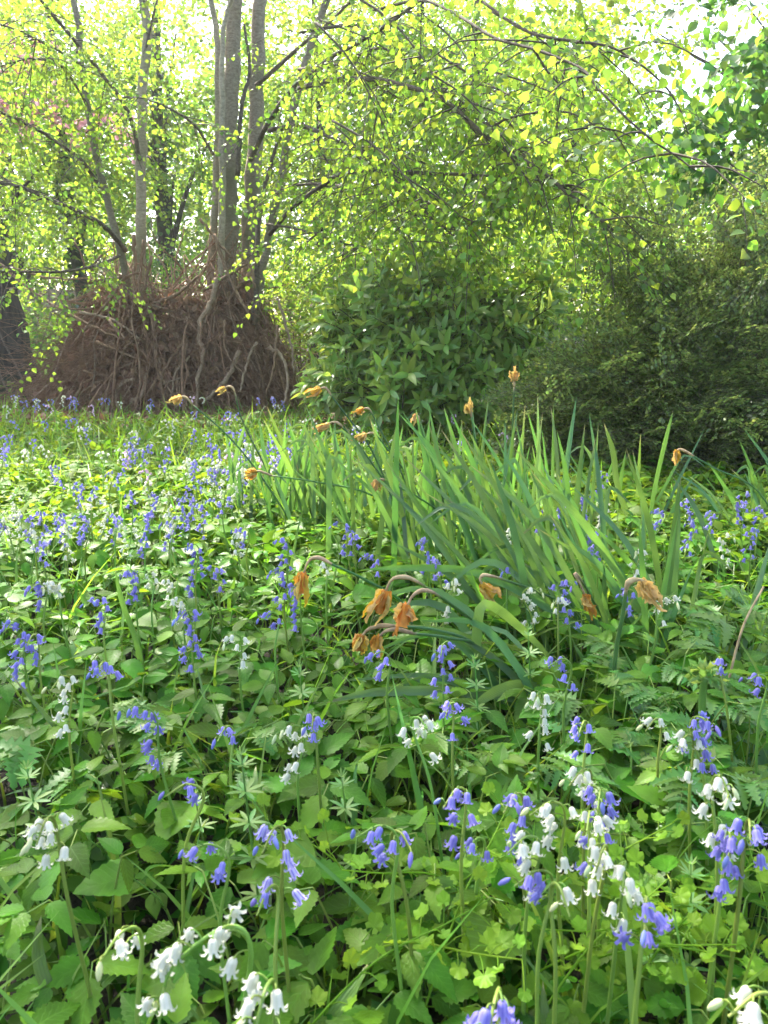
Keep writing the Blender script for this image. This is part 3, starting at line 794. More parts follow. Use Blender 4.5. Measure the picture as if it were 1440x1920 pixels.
# ------------------------------------------------------------------ shrubs
def shrub(name, base, label, branches, sprays, mats, pos, size=1.0, outward=None, spread=.3):
    t = thing(name, base, label, 'shrub')
    for q, r in branches:
        obj('stem', mesh('stem', tube(q, np.linspace(r, r * .35, len(q)), 6), M_BRANCH), t)
    c = obj('foliage', mesh('foliage', crown_of(sprays, pos, size, spread, outward), mats), t); c['kind'] = 'stuff'
    return t
def whorl(n, L, w):
    """a laurel shoot: bare stalk, long leaves in a whorl at its end, along +Y"""
    ps = [tube([[0, 0, 0], [0, .12, 0.01], [0, .24, 0]], [.005, .004, .003], 4, cap=False).mat(1)]
    for k in range(n):
        a = k * 2.4; u = 0.12 + 0.12 * k / n
        f = np.array([math.cos(a), 0.75 + .5 * k / n, math.sin(a)])
        ps.append(leaf(L * rng.uniform(.75, 1.1), [0.03, w * .7, w, w * .9, w * .5, 0], fold=.25, curl=.22).xf(frame(f, np.array([0, 1, 0]) + rng.normal(0, .2, 3), [0, u, 0])))
    return join(ps)
SPR_RH = [whorl(8, 0.15, 0.15) for _ in range(5)]
rb = dp(800, 700, 7.4); rb[2] = 0
bl = [(dp(800, 620, 7.2), (.85, .6, .55), 300), (dp(730, 690, 7.0), (.55, .5, .42), 170), (dp(900, 690, 7.0), (.7, .5, .5), 220), (dp(830, 560, 7.6), (.6, .5, .34), 90), (dp(700, 620, 7.8), (.45, .5, .5), 100), (dp(960, 600, 7.4), (.5, .5, .5), 110),
      (dp(660, 735, 7.3), (.32, .4, .25), 60), (dp(810, 740, 6.7), (.75, .35, .25), 130)]
pos = np.concatenate([blobpts(c - rb, r, k, .2) for c, r, k in bl]); pos = pos[pos[:, 2] > .03]
cen = np.array([0, .3, 0.1]); ow = pos - cen; ow /= np.linalg.norm(ow, axis=1)[:, None]; ow[:, 2] += .25
brs = []
for k in range(26):
    e = pos[rng.integers(len(pos))]
    brs.append((spline([[rng.normal(0, .2), rng.normal(0.1, .12), 0], e * .5 + [0, .1, .15], e], 7), rng.uniform(.009, .018)))
shrub('laurel_shrub', rb, 'glossy long-leaved laurel shrub between the den and the box bush', brs, SPR_RH, [M_RHODO, M_BRANCH], pos, 1.0, ow)

# softer bright undergrowth shrubs behind it
for px, py, Y, w_, h_, k, mat, lab in [(560, 560, 9.8, .9, .7, 260, M_FARLEAF, 'light leafy shrub close behind the right flank of the den'),
                                       (700, 560, 10.5, 1.1, .9, 260, M_FARLEAF, 'mid-green shrub filling the gap behind the laurel'),
                                       (930, 540, 10.0, 1.1, .9, 330, M_FARLEAF, 'yellow-green shrub behind the laurel, beside the box bush'),
                                       (1080, 500, 9.5, 1.0, .9, 320, M_FARLEAF, 'bright shrub glowing behind the shoulder of the box bush'),
                                       (1330, 500, 9.5, 1.2, .8, 240, M_FARLEAF2, 'green shrub behind the box bush at the right'),
                                       (110, 650, 12.0, 1.0, .6, 320, M_FARLEAF2, 'dark green shrub in front of the board fence'),
                                       (360, 560, 12.5, 1.5, 1.0, 380, M_FARLEAF2, 'shady shrub behind the den between the lime stems'),
                                       (30, 600, 14.0, 1.2, .5, 120, M_FARLEAF, 'pale shrub behind the old trunk at the left edge')]:
    c = dp(px, py, Y); b = c.copy(); b[2] = 0
    pos = blobpts(c - b, (w_, w_ * .8, max(h_, c[2] * .62)), k, .2); pos = pos[pos[:, 2] > .05]
    shrub('undergrowth_shrub', b, lab, [(spline([[rng.normal(0, .1), 0, 0], pos[i] * .5, pos[i]], 6), .012) for i in range(8)], SPR_MASS, [mat, M_BRANCH], pos)

# box bush: tiny leaves in flat sprays
def boxspray(n, L, s):
    t_ = np.linspace(0, 1, 4)
    pts = np.stack([0 * t_, t_ * L, -.25 * L * t_ * t_], -1)
    ps = [tube(pts, np.linspace(.0016, .0006, 4), 3, cap=False).mat(1)]
    for br in range(7):
        u = .1 + .13 * br
        a0 = np.array([0, u * L, -.25 * L * u * u]); sgn = 1 if br % 2 else -1
        d = np.array([sgn * .8, .7, rng.normal(-.1, .2)]); ln = L * (.55 - .35 * u)
        ps.append(tube([a0, a0 + d * ln], [.001, .0005], 3, cap=False).mat(1))
        for k in range(n):
            v = (k + .6) / n
            for sg in (1, -1):
                p = a0 + d * ln * v
                f = np.cross(d, [0, 0, 1]) * sg + d * .5 + rng.normal(0, .15, 3)
                ps.append(leaf(s * rng.uniform(.7, 1.1), [.08, .36, .30, 0], fold=.15, curl=.1).xf(frame(f, np.array([0, 0, 1]) + rng.normal(0, .3, 3), p)))
    return join(ps)
SPR_BOX = [boxspray(4, 0.26, 0.024) for _ in range(5)]
bb = np.array([2.05, 5.35, 0.0])
bl = [((1.8, 5.15, .5), (.74, .62, .54), 560), ((2.45, 5.3, .75), (.9, .7, .75), 560), ((1.45, 5.1, .35), (.62, .5, .42), 320), ((2.15, 5.5, .98), (.55, .55, .36), 230), ((2.8, 5.4, 1.15), (.55, .6, .45), 210), ((1.25, 5.3, .4), (.32, .36, .32), 90), ((2.15, 4.75, .3), (.9, .4, .35), 330), ((2.9, 4.9, .45), (.6, .5, .5), 220)]
pos = np.concatenate([blobpts(np.array(c) - bb, r, k, .3) for c, r, k in bl]); pos = pos[pos[:, 2] > .04]
ow = pos - np.array([0, .2, .2]); ow /= np.linalg.norm(ow, axis=1)[:, None]; ow[:, 2] += .1
brs = []
for k in range(90):
    e = pos[rng.integers(len(pos))]
    brs.append((spline([[rng.normal(0, .5), rng.normal(0, .15), 0], e * .55 + [0, .1, .12], e * 1.02], 6), rng.uniform(.003, .009)))
for k in range(16):                        # long whippy shoots above the top
    e = np.array([rng.uniform(-.7, 1.0), rng.uniform(-.3, .3), rng.uniform(1.35, 1.9)])
    brs.append((spline([e * [.7, 1, .3], e * [.9, 1, .75], e], 6), .005))
    pos = np.vstack([pos, e * [.9, 1, .75] + rng.normal(0, .07, (7, 3)), e + rng.normal(0, .07, (7, 3)) - [0, 0, .1]])
ow = pos - np.array([0, .2, .2]); ow /= np.linalg.norm(ow, axis=1)[:, None]; ow[:, 2] += .1
shrub('box_bush', bb, 'dark rounded bush of tiny leaves on the right', brs, SPR_BOX, [M_BOX, M_BRANCH], pos, 1.0, ow, spread=.5)
# bare twiggy shrub above it against the sky
tb = dp(1400, 640, 8.0); tb[2] = 0
brs = []; pos = []
for k in range(26):
    e = dp(rng.uniform(1290, 1500), rng.uniform(240, 430), rng.uniform(7.6, 8.4)) - tb
    q = spline([[rng.normal(0, .15), 0, 0.2], e * [.4, .5, .55], e], 8); brs.append((q, rng.uniform(.008, .014)))
    for j in range(3): pos.append(q[rng.integers(4, 8)] + rng.normal(0, .08, 3))
shrub('twiggy_shrub', tb, 'thin bare-stemmed shrub rising above the box bush at the right edge', brs, [spray(5, .3, .035) for _ in range(3)], [M_FARLEAF2, M_BRANCH], np.array(pos))
# ------------------------------------------------------------------ herb layer: materials
M_ELDER = leafmat('ground_elder_leaf', (0.070, 0.175, 0.012), (0.25, 0.46, 0.02), tr=0.34, rough=0.36, spec=0.12, vein=0.45, var=0.75, hue=0.025, spots=22)
M_ELDER2 = leafmat('ground_elder_mass', (0.085, 0.17, 0.013), (0.30, 0.46, 0.022), tr=0.36, rough=0.5, spec=0.12, var=0.6, hue=0.03)
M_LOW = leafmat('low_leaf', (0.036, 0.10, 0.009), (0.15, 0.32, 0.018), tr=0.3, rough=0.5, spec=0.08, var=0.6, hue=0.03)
M_STEM = leafmat('green_stem', (0.20, 0.31, 0.05), (0.34, 0.46, 0.06), tr=0.25, rough=0.45, spec=0.4, var=0.4)
M_STRAP = leafmat('bluebell_leaf', (0.06, 0.15, 0.022), (0.22, 0.42, 0.035), tr=0.3, rough=0.3, spec=0.35, var=0.5, rib=4, tip=(0.3, 0.26, 0.1))
M_DAFF = leafmat('daffodil_leaf', (0.066, 0.145, 0.05), (0.20, 0.39, 0.05), tr=0.3, rough=0.36, spec=0.45, var=0.5, hue=0.02, rib=7, tip=(0.36, 0.27, 0.12))
M_GRASS = leafmat('grass_blade', (0.09, 0.19, 0.022), (0.32, 0.54, 0.04), tr=0.4, rough=0.4, spec=0.45, var=0.6, hue=0.03)
M_PARSLEY = leafmat('cow_parsley_leaf', (0.075, 0.18, 0.025), (0.26, 0.46, 0.035), tr=0.34, rough=0.4, spec=0.3, var=0.4)
M_LOBED = leafmat('lobed_leaf', (0.13, 0.25, 0.015), (0.38, 0.56, 0.03), tr=0.4, rough=0.45, spec=0.15, vein=0.3, var=0.4, hue=0.015)
M_CLEAV = leafmat('cleavers_leaf', (0.13, 0.26, 0.055), (0.38, 0.56, 0.09), tr=0.35, rough=0.45, spec=0.4, var=0.35)
M_DOCK = leafmat('dock_leaf', (0.085, 0.175, 0.05), (0.26, 0.42, 0.07), tr=0.28, rough=0.35, spec=0.55, vein=0.8, var=0.2)
M_BLUE = leafmat('bluebell_petal', (0.27, 0.25, 0.56), (0.32, 0.29, 0.64), tr=0.36, rough=0.5, spec=0.3, var=0.35, hue=0.012, stripe=(0.14, 0.10, 0.48, 0.7))
M_PALEB = leafmat('pale_bluebell_petal', (0.60, 0.57, 0.72), (0.58, 0.54, 0.74), tr=0.36, rough=0.5, spec=0.3, var=0.15, hue=0.01, stripe=(0.16, 0.09, 0.58, 0.95))
M_WHITE = leafmat('white_bluebell_petal', (0.66, 0.65, 0.55), (0.66, 0.66, 0.5), tr=0.34, rough=0.5, spec=0.3, var=0.1, hue=0.006, stripe=(0.52, 0.54, 0.36, 0.6))
M_PINKB = leafmat('pink_bluebell_petal', (0.72, 0.50, 0.66), (0.74, 0.50, 0.66), tr=0.35, rough=0.5, spec=0.3, var=0.15, hue=0.008)
M_BUD = leafmat('bluebell_bud', (0.20, 0.19, 0.50), (0.22, 0.2, 0.5), tr=0.15, rough=0.5, spec=0.3, var=0.3)
M_WBUD = leafmat('white_bluebell_bud', (0.62, 0.66, 0.33), (0.6, 0.66, 0.3), tr=0.25, rough=0.5, spec=0.3, var=0.2)
M_WITHER = leafmat('withered_petal', (0.64, 0.32, 0.045), (0.74, 0.38, 0.035), tr=0.36, rough=0.65, spec=0.2, var=0.5, hue=0.025, spots=60)
M_WITHERP = leafmat('pale_withered_petal', (0.68, 0.45, 0.16), (0.74, 0.48, 0.11), tr=0.36, rough=0.65, spec=0.2, var=0.3, hue=0.02, spots=60)
M_PAPER = leafmat('papery_sheath', (0.46, 0.33, 0.17), (0.5, 0.3, 0.13), tr=0.2, rough=0.6, spec=0.25, var=0.3, hue=0.01, spots=50)
BELLMAT = {'b': M_BLUE, 'w': M_WHITE, 's': M_PALEB, 'p': M_PINKB}
BUDMAT = {'b': M_BUD, 'w': M_WBUD, 's': M_BUD, 'p': M_PINKB}

# ------------------------------------------------------------------ undergrowth nobody could count
OV = lambda n, w, k=0.42: [0.02] + [w * (math.sin(math.pi * ((i / (n - 1)) ** k) ** 1.15) ** 0.8 if 0 < i < n - 1 else 0) for i in range(1, n)]
def compound(L, n, kind, leaflet):
    """ground elder leaf: 3 or 5 leaflets fanning from a point, along +Y"""
    ps = []
    if kind == 5: angs = [(0, .34, 1.0), (42, .22, .92), (-42, .22, .92), (98, .02, .85), (-98, .02, .85)]
    elif kind == 3: angs = [(0, .12, 1.05), (72, 0, 1), (-72, 0, 1)]
    else: angs = [(0, .38, 1.0), (36, .32, .7), (-40, .30, .75), (85, .05, .9), (-88, .05, .95), (130, .0, .6), (-130, .0, .6)]
    ps.append(tube([[0, 0, 0], [0, .36 * L * 2, -.01]], [.0013, .0009], 4, cap=False).mat(1))
    for d, off, s in angs:
        a = math.radians(d + rng.normal(0, 6))
        p0 = np.array([0, off * L * 2, -0.004 * off])
        f = np.array([math.sin(a), math.cos(a), rng.normal(-.1, .12)])
        ps.append(leaflet(L * s * rng.uniform(.9, 1.1)).xf(frame(f, np.array([0, 0, 1]) + rng.normal(0, .14, 3), p0 + f * .006)))
    return join(ps)
OVAL_W = [.03, .15, .21, .25, .275, .285, .29, .28, .27, .25, .225, .195, .165, .13, .10, .065, .035, 0]
fine = lambda L: leaf(L, OVAL_W, fold=rng.uniform(.1, .3), curl=rng.uniform(.05, .3), ser=0.2, yaw=rng.normal(0, .06), wave=.006)
rough_ = lambda L: leaf(L, [.06, .26, .30, .17, 0], fold=.25, curl=.2)
LOWM = [compound(.055, 0, k, rough_) for k in (5, 3, 5, 7)]
def scatter(protos, pts, tilt=.35, smin=.6, smax=1.2, flat=.25):
    k = len(pts)
    F = rdir(k); F[:, 2] = F[:, 2] * flat
    U = np.tile([0, 0, 1.0], (k, 1)) + rng.normal(0, tilt, (k, 3))
    Ms = frames(F, U, pts, rng.uniform(smin, smax, k)); w = rng.integers(0, len(protos), k)
    return join([rep(p, Ms[w == i]) for i, p in enumerate(protos) if (w == i).any()])
def field(k, y0, y1, wid=.58, extra=.35, power=1.0):
    y = y0 + (y1 - y0) * rng.random(k) ** power
    x = (rng.random(k) * 2 - 1) * (y * wid + extra)
    return x, y
def keep(x, y):
    """not inside the den or the box bush"""
    a = ((x - DC[0]) / 1.75) ** 2 + ((y - DC[1]) / 1.35) ** 2 > 1
    b = ((x - 2.1) / 1.3) ** 2 + ((y - 5.4) / .85) ** 2 > 1
    return a & b
# shady lower storey of leaves close by
x, y = field(2600, 0.35, 3.4, power=.8)
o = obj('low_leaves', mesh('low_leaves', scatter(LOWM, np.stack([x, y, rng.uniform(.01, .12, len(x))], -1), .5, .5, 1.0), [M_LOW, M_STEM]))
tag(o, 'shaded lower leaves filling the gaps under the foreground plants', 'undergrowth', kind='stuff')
# carpet further back
x, y = field(8200, 2.9, 9.6, power=.85); k_ = keep(x, y); x, y = x[k_], y[k_]
z = rng.uniform(.03, .22, len(x)) * np.interp(y, [3, 6, 9], [1, .8, .6])
o = obj('leaf_carpet', mesh('leaf_carpet', scatter(LOWM, np.stack([x, y, z], -1), .4, .6, 1.25), [M_ELDER2, M_STEM]))
tag(o, 'carpet of small green leaves between the farther bluebells', 'ground cover', kind='stuff')
x, y = field(2600, 9, 16, power=1); k_ = keep(x, y); x, y = x[k_], y[k_]
o = obj('far_ground_cover', mesh('far_ground_cover', scatter([p for p in LOWM], np.stack([x, y, rng.uniform(.02, .3, len(x))], -1), .4, 1.2, 2.2), [M_ELDER2, M_STEM]))
tag(o, 'green ground cover running back under the trees', 'ground cover', kind='stuff')
# grass
GB = [leaf(L, [.022, .024, .018, .012, 0], fold=.3, curl=c, yaw=yw) for L, c, yw in [(.22, .25, .1), (.28, .5, -.2), (.18, .1, .1), (.3, .75, .25)]]
def blades(k, x, y, smin, smax):
    F = rdir(k) * .45; F[:, 2] = 1.0
    return join([rep(g, frames(F[i::4], rdir(k)[i::4], np.stack([x, y, 0 * x], -1)[i::4], rng.uniform(smin, smax, k)[i::4])) for i, g in enumerate(GB)])
x, y = field(11500, 2.6, 9.2, power=.9); k_ = keep(x, y) & (rng.random(len(x)) < np.clip(.75 - x * .3, .2, 1)); x, y = x[k_], y[k_]
x2, y2 = field(1000, .6, 2.6); x, y = np.concatenate([x, x2]), np.concatenate([y, y2])
o = obj('grass', mesh('grass', blades(len(x), x, y, .5, 1.1), M_GRASS))
tag(o, 'fresh grass blades among the bluebells', 'grass', kind='stuff')

LAND = [(118, 1290, 'the white spike above the slanting leaf'), (195, 1280, 'the budding grey-violet spike'), (280, 1350, 'the blue cluster by the upright leaf'), (570, 1380, 'the white cluster with violet buds'), (345, 1490, 'the two-budded nodding bluebell'),
 (95, 1580, 'the white bluebell with yellowish tip'), (400, 1600, 'the hooked lilac bluebell'), (515, 1600, 'the violet-striped bluebell'), (250, 1780, 'the sparse white bluebell'), (410, 1790, 'the arching white bluebell'), (720, 1570, 'the drooping dark blue bluebell'),
 (830, 1250, 'the dense violet bluebell'), (810, 1370, 'the white bluebell with yellow buds'), (1010, 1320, 'the bright white bluebell cluster'), (1110, 1390, 'the slender bluebell by the fallen strap'), (1325, 1250, 'the unfurling hogweed shoot'), (1320, 1390, 'the violet bluebell bending over the creamy one'),
 (1120, 1500, 'the mixed blue and white heads'), (970, 1530, 'the sprawling bluebell'), (990, 1600, 'the long narrow white bells'), (1135, 1620, 'the three neat white bells'), (1215, 1720, 'the spread dark blue bells'), (1355, 1510, 'the thick-stemmed white bluebell'), (1405, 1570, 'the big blue bells at the right edge'),
 (858, 1515, 'the narrow dark blue bluebell'), (930, 1890, 'the bud at the bottom edge'), (1425, 1890, 'the white bells in the corner'), (800, 1030, 'the blue head before the main daffodils'), (540, 1040, 'the hooked withered daffodil'), (565, 1120, 'the leftmost near withered daffodil'), (720, 1140, 'the central withered pair'), (690, 1220, 'the two low withered daffodils'),
 (920, 1110, 'the dangling withered daffodil'), (1108, 1145, 'the low crumpled withered daffodil'), (1210, 1110, 'the large ragged withered daffodil'), (360, 1060, 'the tall lone blue spike'), (350, 1190, 'the full blue spike'), (268, 1010, 'the long blue spike'), (182, 1140, 'the blue spike left of the upright leaf'), (95, 1100, 'the big domed white head'), (35, 1180, 'the broad blue head at the left edge'),
 (440, 1205, 'the white bluebell left of centre'), (240, 1090, 'the blue bluebell in the left third'), (450, 1480, 'the tall cleavers shoot'), (640, 990, 'the drooping bluebell at the left daffodil clump'), (1240, 970, 'the bluebells below the box bush'), (1100, 940, 'the single daffodil blades'), (1270, 860, 'the withered daffodil before the box bush'),
 (1400, 960, 'the daffodil leaves at the right edge'), (325, 750, 'the pale withered daffodil before the den'), (412, 730, 'the tiny withered daffodil before the den'), (465, 888, 'the level yellow withered daffodil'), (600, 800, 'the pale orange withered daffodil'), (670, 822, 'the star-like withered daffodil'), (705, 908, 'the bright yellow withered daffodil'),
 (778, 785, 'the small tan withered head'), (880, 762, 'the dry tan withered head'), (965, 700, 'the tallest dry withered head'), (60, 780, 'the left foot of the den'), (230, 770, 'the curved pale stick of the den'), (520, 990, 'the foot of the left daffodil clump')]
def topx(x, y, z):
    v = np.array([x, y, z - H_CAM]); dpt = v[1] * CP - v[2] * SP; hh = v[1] * SP + v[2] * CP
    return 720 + v[0] / dpt * F_PX, 960 - hh / dpt * F_PX
def place(px, py):
    d = [math.hypot((px - l[0]) / 1.0, py - l[1]) for l in LAND]; i = int(np.argmin(d)); l = LAND[i]; dx, dy = px - l[0], py - l[1]
    far = 'close ' if d[i] < 45 else ('' if d[i] < 110 else 'well ')
    if abs(dx) > 1.6 * abs(dy): s = far + ('left of ' if dx < 0 else 'right of ')
    elif abs(dy) > 1.6 * abs(dx): s = far + ('above ' if dy < 0 else 'below ')
    else: s = far + ('upper ' if dy < 0 else 'lower ') + ('left of ' if dx < 0 else 'right of ')
    return s + l[2]
# ------------------------------------------------------------------ ground elder plants
ELDER_M = [mesh('leaf', compound(L, 0, k, fine), [M_ELDER, M_STEM]) for L, k in [(.074, 5), (.064, 5), (.08, 3), (.064, 7), (.07, 5), (.066, 3)]]
HEART = [mesh('leaf', leaf(.085, [.10, .42, .52, .55, .53, .50, .46, .42, .37, .31, .25, .18, .10, 0], fold=.12, curl=.2, ser=.1), [M_ELDER])]
near_pts = []
sp = .138
for gy_ in np.arange(.62, 3.15, sp):
    w = gy_ * .56 + .05
    for gx_ in np.arange(-w, w + sp, sp):
        near_pts.append((gx_ + rng.normal(0, .045), gy_ + rng.normal(0, .045)))
rng.shuffle(near_pts)
near_pts = sorted([p for p in near_pts if -60 < topx(*p, .16)[0] < 1500 and topx(*p, .16)[1] < 1960], key=lambda p: p[1])[:298]
def elder(x, y):
    t = thing('ground_elder', (x, y, 0), 'ground elder ' + place(*topx(x, y, .16)), 'plant', 'ground elder plants carpeting the foreground')
    nl = rng.integers(4, 6); ps = []; a0 = rng.uniform(0, 6.28)
    for i in range(nl):
        a = a0 + i * 2.4 + rng.normal(0, .3); h = rng.uniform(.10, .22); r = rng.uniform(.03, .10)
        if y < .85: h = min(h, .16)
        e = np.array([math.cos(a) * r, math.sin(a) * r, h])
        q = spline([[0, 0, -.01], e * [.3, .3, .6], e], 6)
        ps.append(tube(q, np.linspace(.0022, .0014, 6), 4, cap=False))
        f = np.array([math.cos(a), math.sin(a), rng.normal(-.05, .15)])
        up_ = np.array([math.cos(a) * .25, math.sin(a) * .25 - .1, 1]) + rng.normal(0, .26, 3)
        mm = HEART[0] if rng.random() < .05 else ELDER_M[rng.integers(6)]
        obj('leaf', mm, t, frame(f, up_, e, rng.uniform(.72, 1.12)))
    obj('stem', mesh('stem', join(ps), M_STEM), t)
for x, y in near_pts:
    elder(x, y)
x, y = field(1500, 2.75, 4.6); 
o = obj('ground_elder_carpet', mesh('ground_elder_carpet', scatter([compound(.06, 0, k, lambda L: leaf(L, [.04, .3, .38, .40, .34, .24, .12, 0], fold=.2, curl=.2)) for k in (5, 5, 3, 7)], np.stack([x, y, rng.uniform(.1, .22, len(x))], -1), .3, .7, 1.15), [M_ELDER2, M_STEM]))
tag(o, 'ground elder leaves running on behind the nearer plants', 'ground cover', kind='stuff')

# ------------------------------------------------------------------ bluebells
def bellp(simple=False, flare=1.0, L=0.0148):
    if simple:
        a = np.arange(6) * math.pi / 3
        rings = [(0, .15), (.35, .36), (.95, .48)]
        V = np.concatenate([np.stack([np.cos(a) * r, np.sin(a) * r, 0 * a - z], -1) for z, r in rings])
        V[12:][::2] *= [1.35, 1.35, .95]
        Q = [[i * 6 + k, i * 6 + (k + 1) % 6, i * 6 + 6 + (k + 1) % 6, i * 6 + 6 + k] for i in range(2) for k in range(6)]
        return P(V * L, Q, None, np.tile(np.stack([a / 6.283, a * 0], -1), (3, 1)))
    a = np.arange(18) * 2 * math.pi / 18
    rings = [(0.0, .10), (.07, .21), (.22, .29), (.55, .30), (.78, .34)]
    V = [np.stack([np.cos(a) * r, np.sin(a) * r, 0 * a - z], -1) for z, r in rings]
    U = [np.stack([(np.arange(18) + 0.5) / 18, 0 * a + z], -1) for z, r in rings]
    Q = [[i * 18 + k, i * 18 + (k + 1) % 18, i * 18 + 18 + (k + 1) % 18, i * 18 + 18 + k] for i in range(4) for k in range(18)]
    o = 90
    for pet in range(6):
        c = a[pet * 3 + 1]
        for ring, (z, r, sw) in enumerate([(.97, .34 + .13 * flare, .26), (1.02 - .07 * flare, .36 + .30 * flare, .16), (.98 - .22 * flare, .38 + .36 * flare, .04)]):
            for j, da in enumerate((-sw, 0, sw)):
                V.append(np.array([[math.cos(c + da) * r, math.sin(c + da) * r, -z - (0.03 if j == 1 else 0)]]))
                U.append(np.array([[(pet * 3 + j + .5) / 18, 1.0]]))
        b = 72 + pet * 3
        for ring in range(3):
            p0 = [b, b + 1, b + 2] if ring == 0 else [o + (ring - 1) * 3 + j for j in range(3)]
            p1 = [o + ring * 3 + j for j in range(3)]
            Q += [[p0[0], p0[1], p1[1], p1[0]], [p0[1], p0[2], p1[2], p1[1]]]
        o += 9
    return P(np.concatenate(V) * L, Q, None, np.concatenate(U))
def budp(L=0.016):
    a = np.arange(7) * 2 * math.pi / 7
    rings = [(0, .06), (.25, .17), (.6, .18), (.9, .10), (1.0, .02)]
    V = np.concatenate([np.stack([np.cos(a) * r, np.sin(a) * r, 0 * a - z], -1) for z, r in rings])
    Q = [[i * 7 + k, i * 7 + (k + 1) % 7, i * 7 + 7 + (k + 1) % 7, i * 7 + 7 + k] for i in range(4) for k in range(7)]
    return P(V * L, Q)
BELLS = {k: [mesh('bell', bellp(flare=f), [m]) for f in (.7, 1.0, 1.25)] for k, m in BELLMAT.items()}
BUDS = {k: mesh('bud', budp(), [m]) for k, m in BUDMAT.items()}
def ribbon(pts, w, nrm, ch=.25):
    pts = np.asarray(pts, float); n_ = len(pts)
    tg = np.gradient(pts, axis=0); tg /= np.linalg.norm(tg, axis=1)[:, None] + 1e-9
    s_ = np.cross(tg, np.asarray(nrm, float)); s_ /= np.linalg.norm(s_, axis=1)[:, None] + 1e-9
    nn = np.cross(s_, tg)
    w = np.asarray(w)[:, None]
    V = np.stack([pts - s_ * w + nn * w * ch, pts, pts + s_ * w + nn * w * ch], 1).reshape(-1, 3)
    t_ = np.linspace(0, 1, n_)
    UV = np.stack([np.stack([0 * t_, t_], -1), np.stack([.5 + 0 * t_, t_], -1), np.stack([1 + 0 * t_, t_], -1)], 1).reshape(-1, 2)
    Q = [[i * 3 + j, i * 3 + j + 1, i * 3 + j + 4, i * 3 + j + 3] for i in range(n_ - 1) for j in (0, 1)]
    return P(V, Q, None, UV)
def taper(n_, w): 
    t_ = np.linspace(0, 1, n_); return w * np.minimum(1, (1 - t_) * 3.2) ** .7 * (.75 + .25 * np.minimum(1, t_ * 5))
STRAPS = []
for k in range(8):
    L = rng.uniform(.2, .34); r = rng.uniform(.35, .9)
    t_ = np.linspace(0, 1, 11)
    q = np.stack([.04 * np.sin(t_ * 3 + k), L * (t_ * r * .75 + .25 * t_ * t_ * r), L * (t_ * (1.25 - .5 * r) - t_ ** 2.2 * r * .8)], -1)
    q[:, 2] = np.maximum(q[:, 2], .015)
    STRAPS.append(mesh('leaf', ribbon(q, taper(11, rng.uniform(.006, .0095)), (0, -.4, 1), .35), [M_STRAP]))
def bell_axis_M(p, axis, s, spin):
    """bell hangs from p along axis"""
    z = -np.asarray(axis) / np.linalg.norm(axis)
    x = np.cross(z, [math.cos(spin), math.sin(spin), .3]); x /= np.linalg.norm(x)
    M = np.eye(4); M[:3, 0], M[:3, 1], M[:3, 2] = x * s, np.cross(z, x) * s, z * s; M[:3, 3] = p
    return M
def bluebell(top, H, kind, nb, lean, nod, label, group, detail=True, strap=2, il=None, s=1.0, arch=False, droop=.9):
    """top: world point of the crown of the flower stem; lean: base offset (x, y); nod: azimuth its head bends to"""
    base = np.array([top[0] + lean[0], top[1] + lean[1], 0.0])
    tp = np.asarray(top) - base
    nd = np.array([math.cos(nod), math.sin(nod), 0])
    nb = int(nb * 1.2 + .5); il = (il or (.034 + .0092 * nb)) * 1.15
    pts = [np.zeros(3), tp * [.25, .25, .35], tp * [.65, .65, .72], tp - nd * .02 - [0, 0, .025], tp, tp + nd * (.03 if not arch else .05) - [0, 0, .012 if not arch else .04]]
    if arch: pts.append(tp + nd * .065 - [0, 0, .10])
    q = spline(pts, 30)
    seg = np.concatenate([[0], np.cumsum(np.linalg.norm(np.diff(q, axis=0), axis=1))]); tot = seg[-1]
    ps = [tube(q, np.interp(seg, [0, tot - il, tot], [.0030, .0024, .0011]) * s, 5 if detail else 3, cap=False)]
    bells, buds = [], []
    for i in range(nb):
        u = tot - il * (i + .35) / nb
        p = np.array([np.interp(u, seg, q[:, j]) for j in range(3)])
        az = nod + rng.normal(0, .75) + (i % 2 - .5) * 1.3
        o_ = np.array([math.cos(az), math.sin(az), 0])
        ln = rng.uniform(.010, .019) * s * (.6 + .4 * (i + 1) / nb)
        pe = p + o_ * ln + [0, 0, .004 * s]
        ps.append(tube(spline([p, p + o_ * ln * .6 + [0, 0, .006 * s], pe], 4), .0009 * s, 3, cap=False))
        ax = o_ * rng.uniform(.15, .75) + np.array([0, 0, -1]) * droop + rng.normal(0, .12, 3)
        if i < max(1, nb // 5) : buds.append(bell_axis_M(pe, ax, s * rng.uniform(.8, 1.1), az))
        else: bells.append(bell_axis_M(pe, ax, s * rng.uniform(.85, 1.1), az))
    if detail:
        t = thing('bluebell', base, label, 'flower', group)
        obj('stem', mesh('stem', join(ps), M_STEM), t)
        for M in bells: obj('bell', BELLS[kind][rng.integers(3)], t, M)
        for M in buds: obj('bud', BUDS[kind], t, M)
        for i in range(strap):
            a = rng.uniform(0, 6.28)
            o = obj('leaf', STRAPS[rng.integers(8)], t); o.rotation_euler = (0, 0, a); o.scale = (1, rng.uniform(.8, 1.1), rng.uniform(.8, 1.15))
    else:
        sb = bellp(True)
        pr = [join(ps).mat(1)] + [rep(sb, np.array(bells + buds)).mat(0)]
        t = obj('bluebell', mesh('bluebell', join(pr), [BELLMAT[kind], M_STEM]))
        t.location = base
        tag(t, label, 'flower', group)
    return t
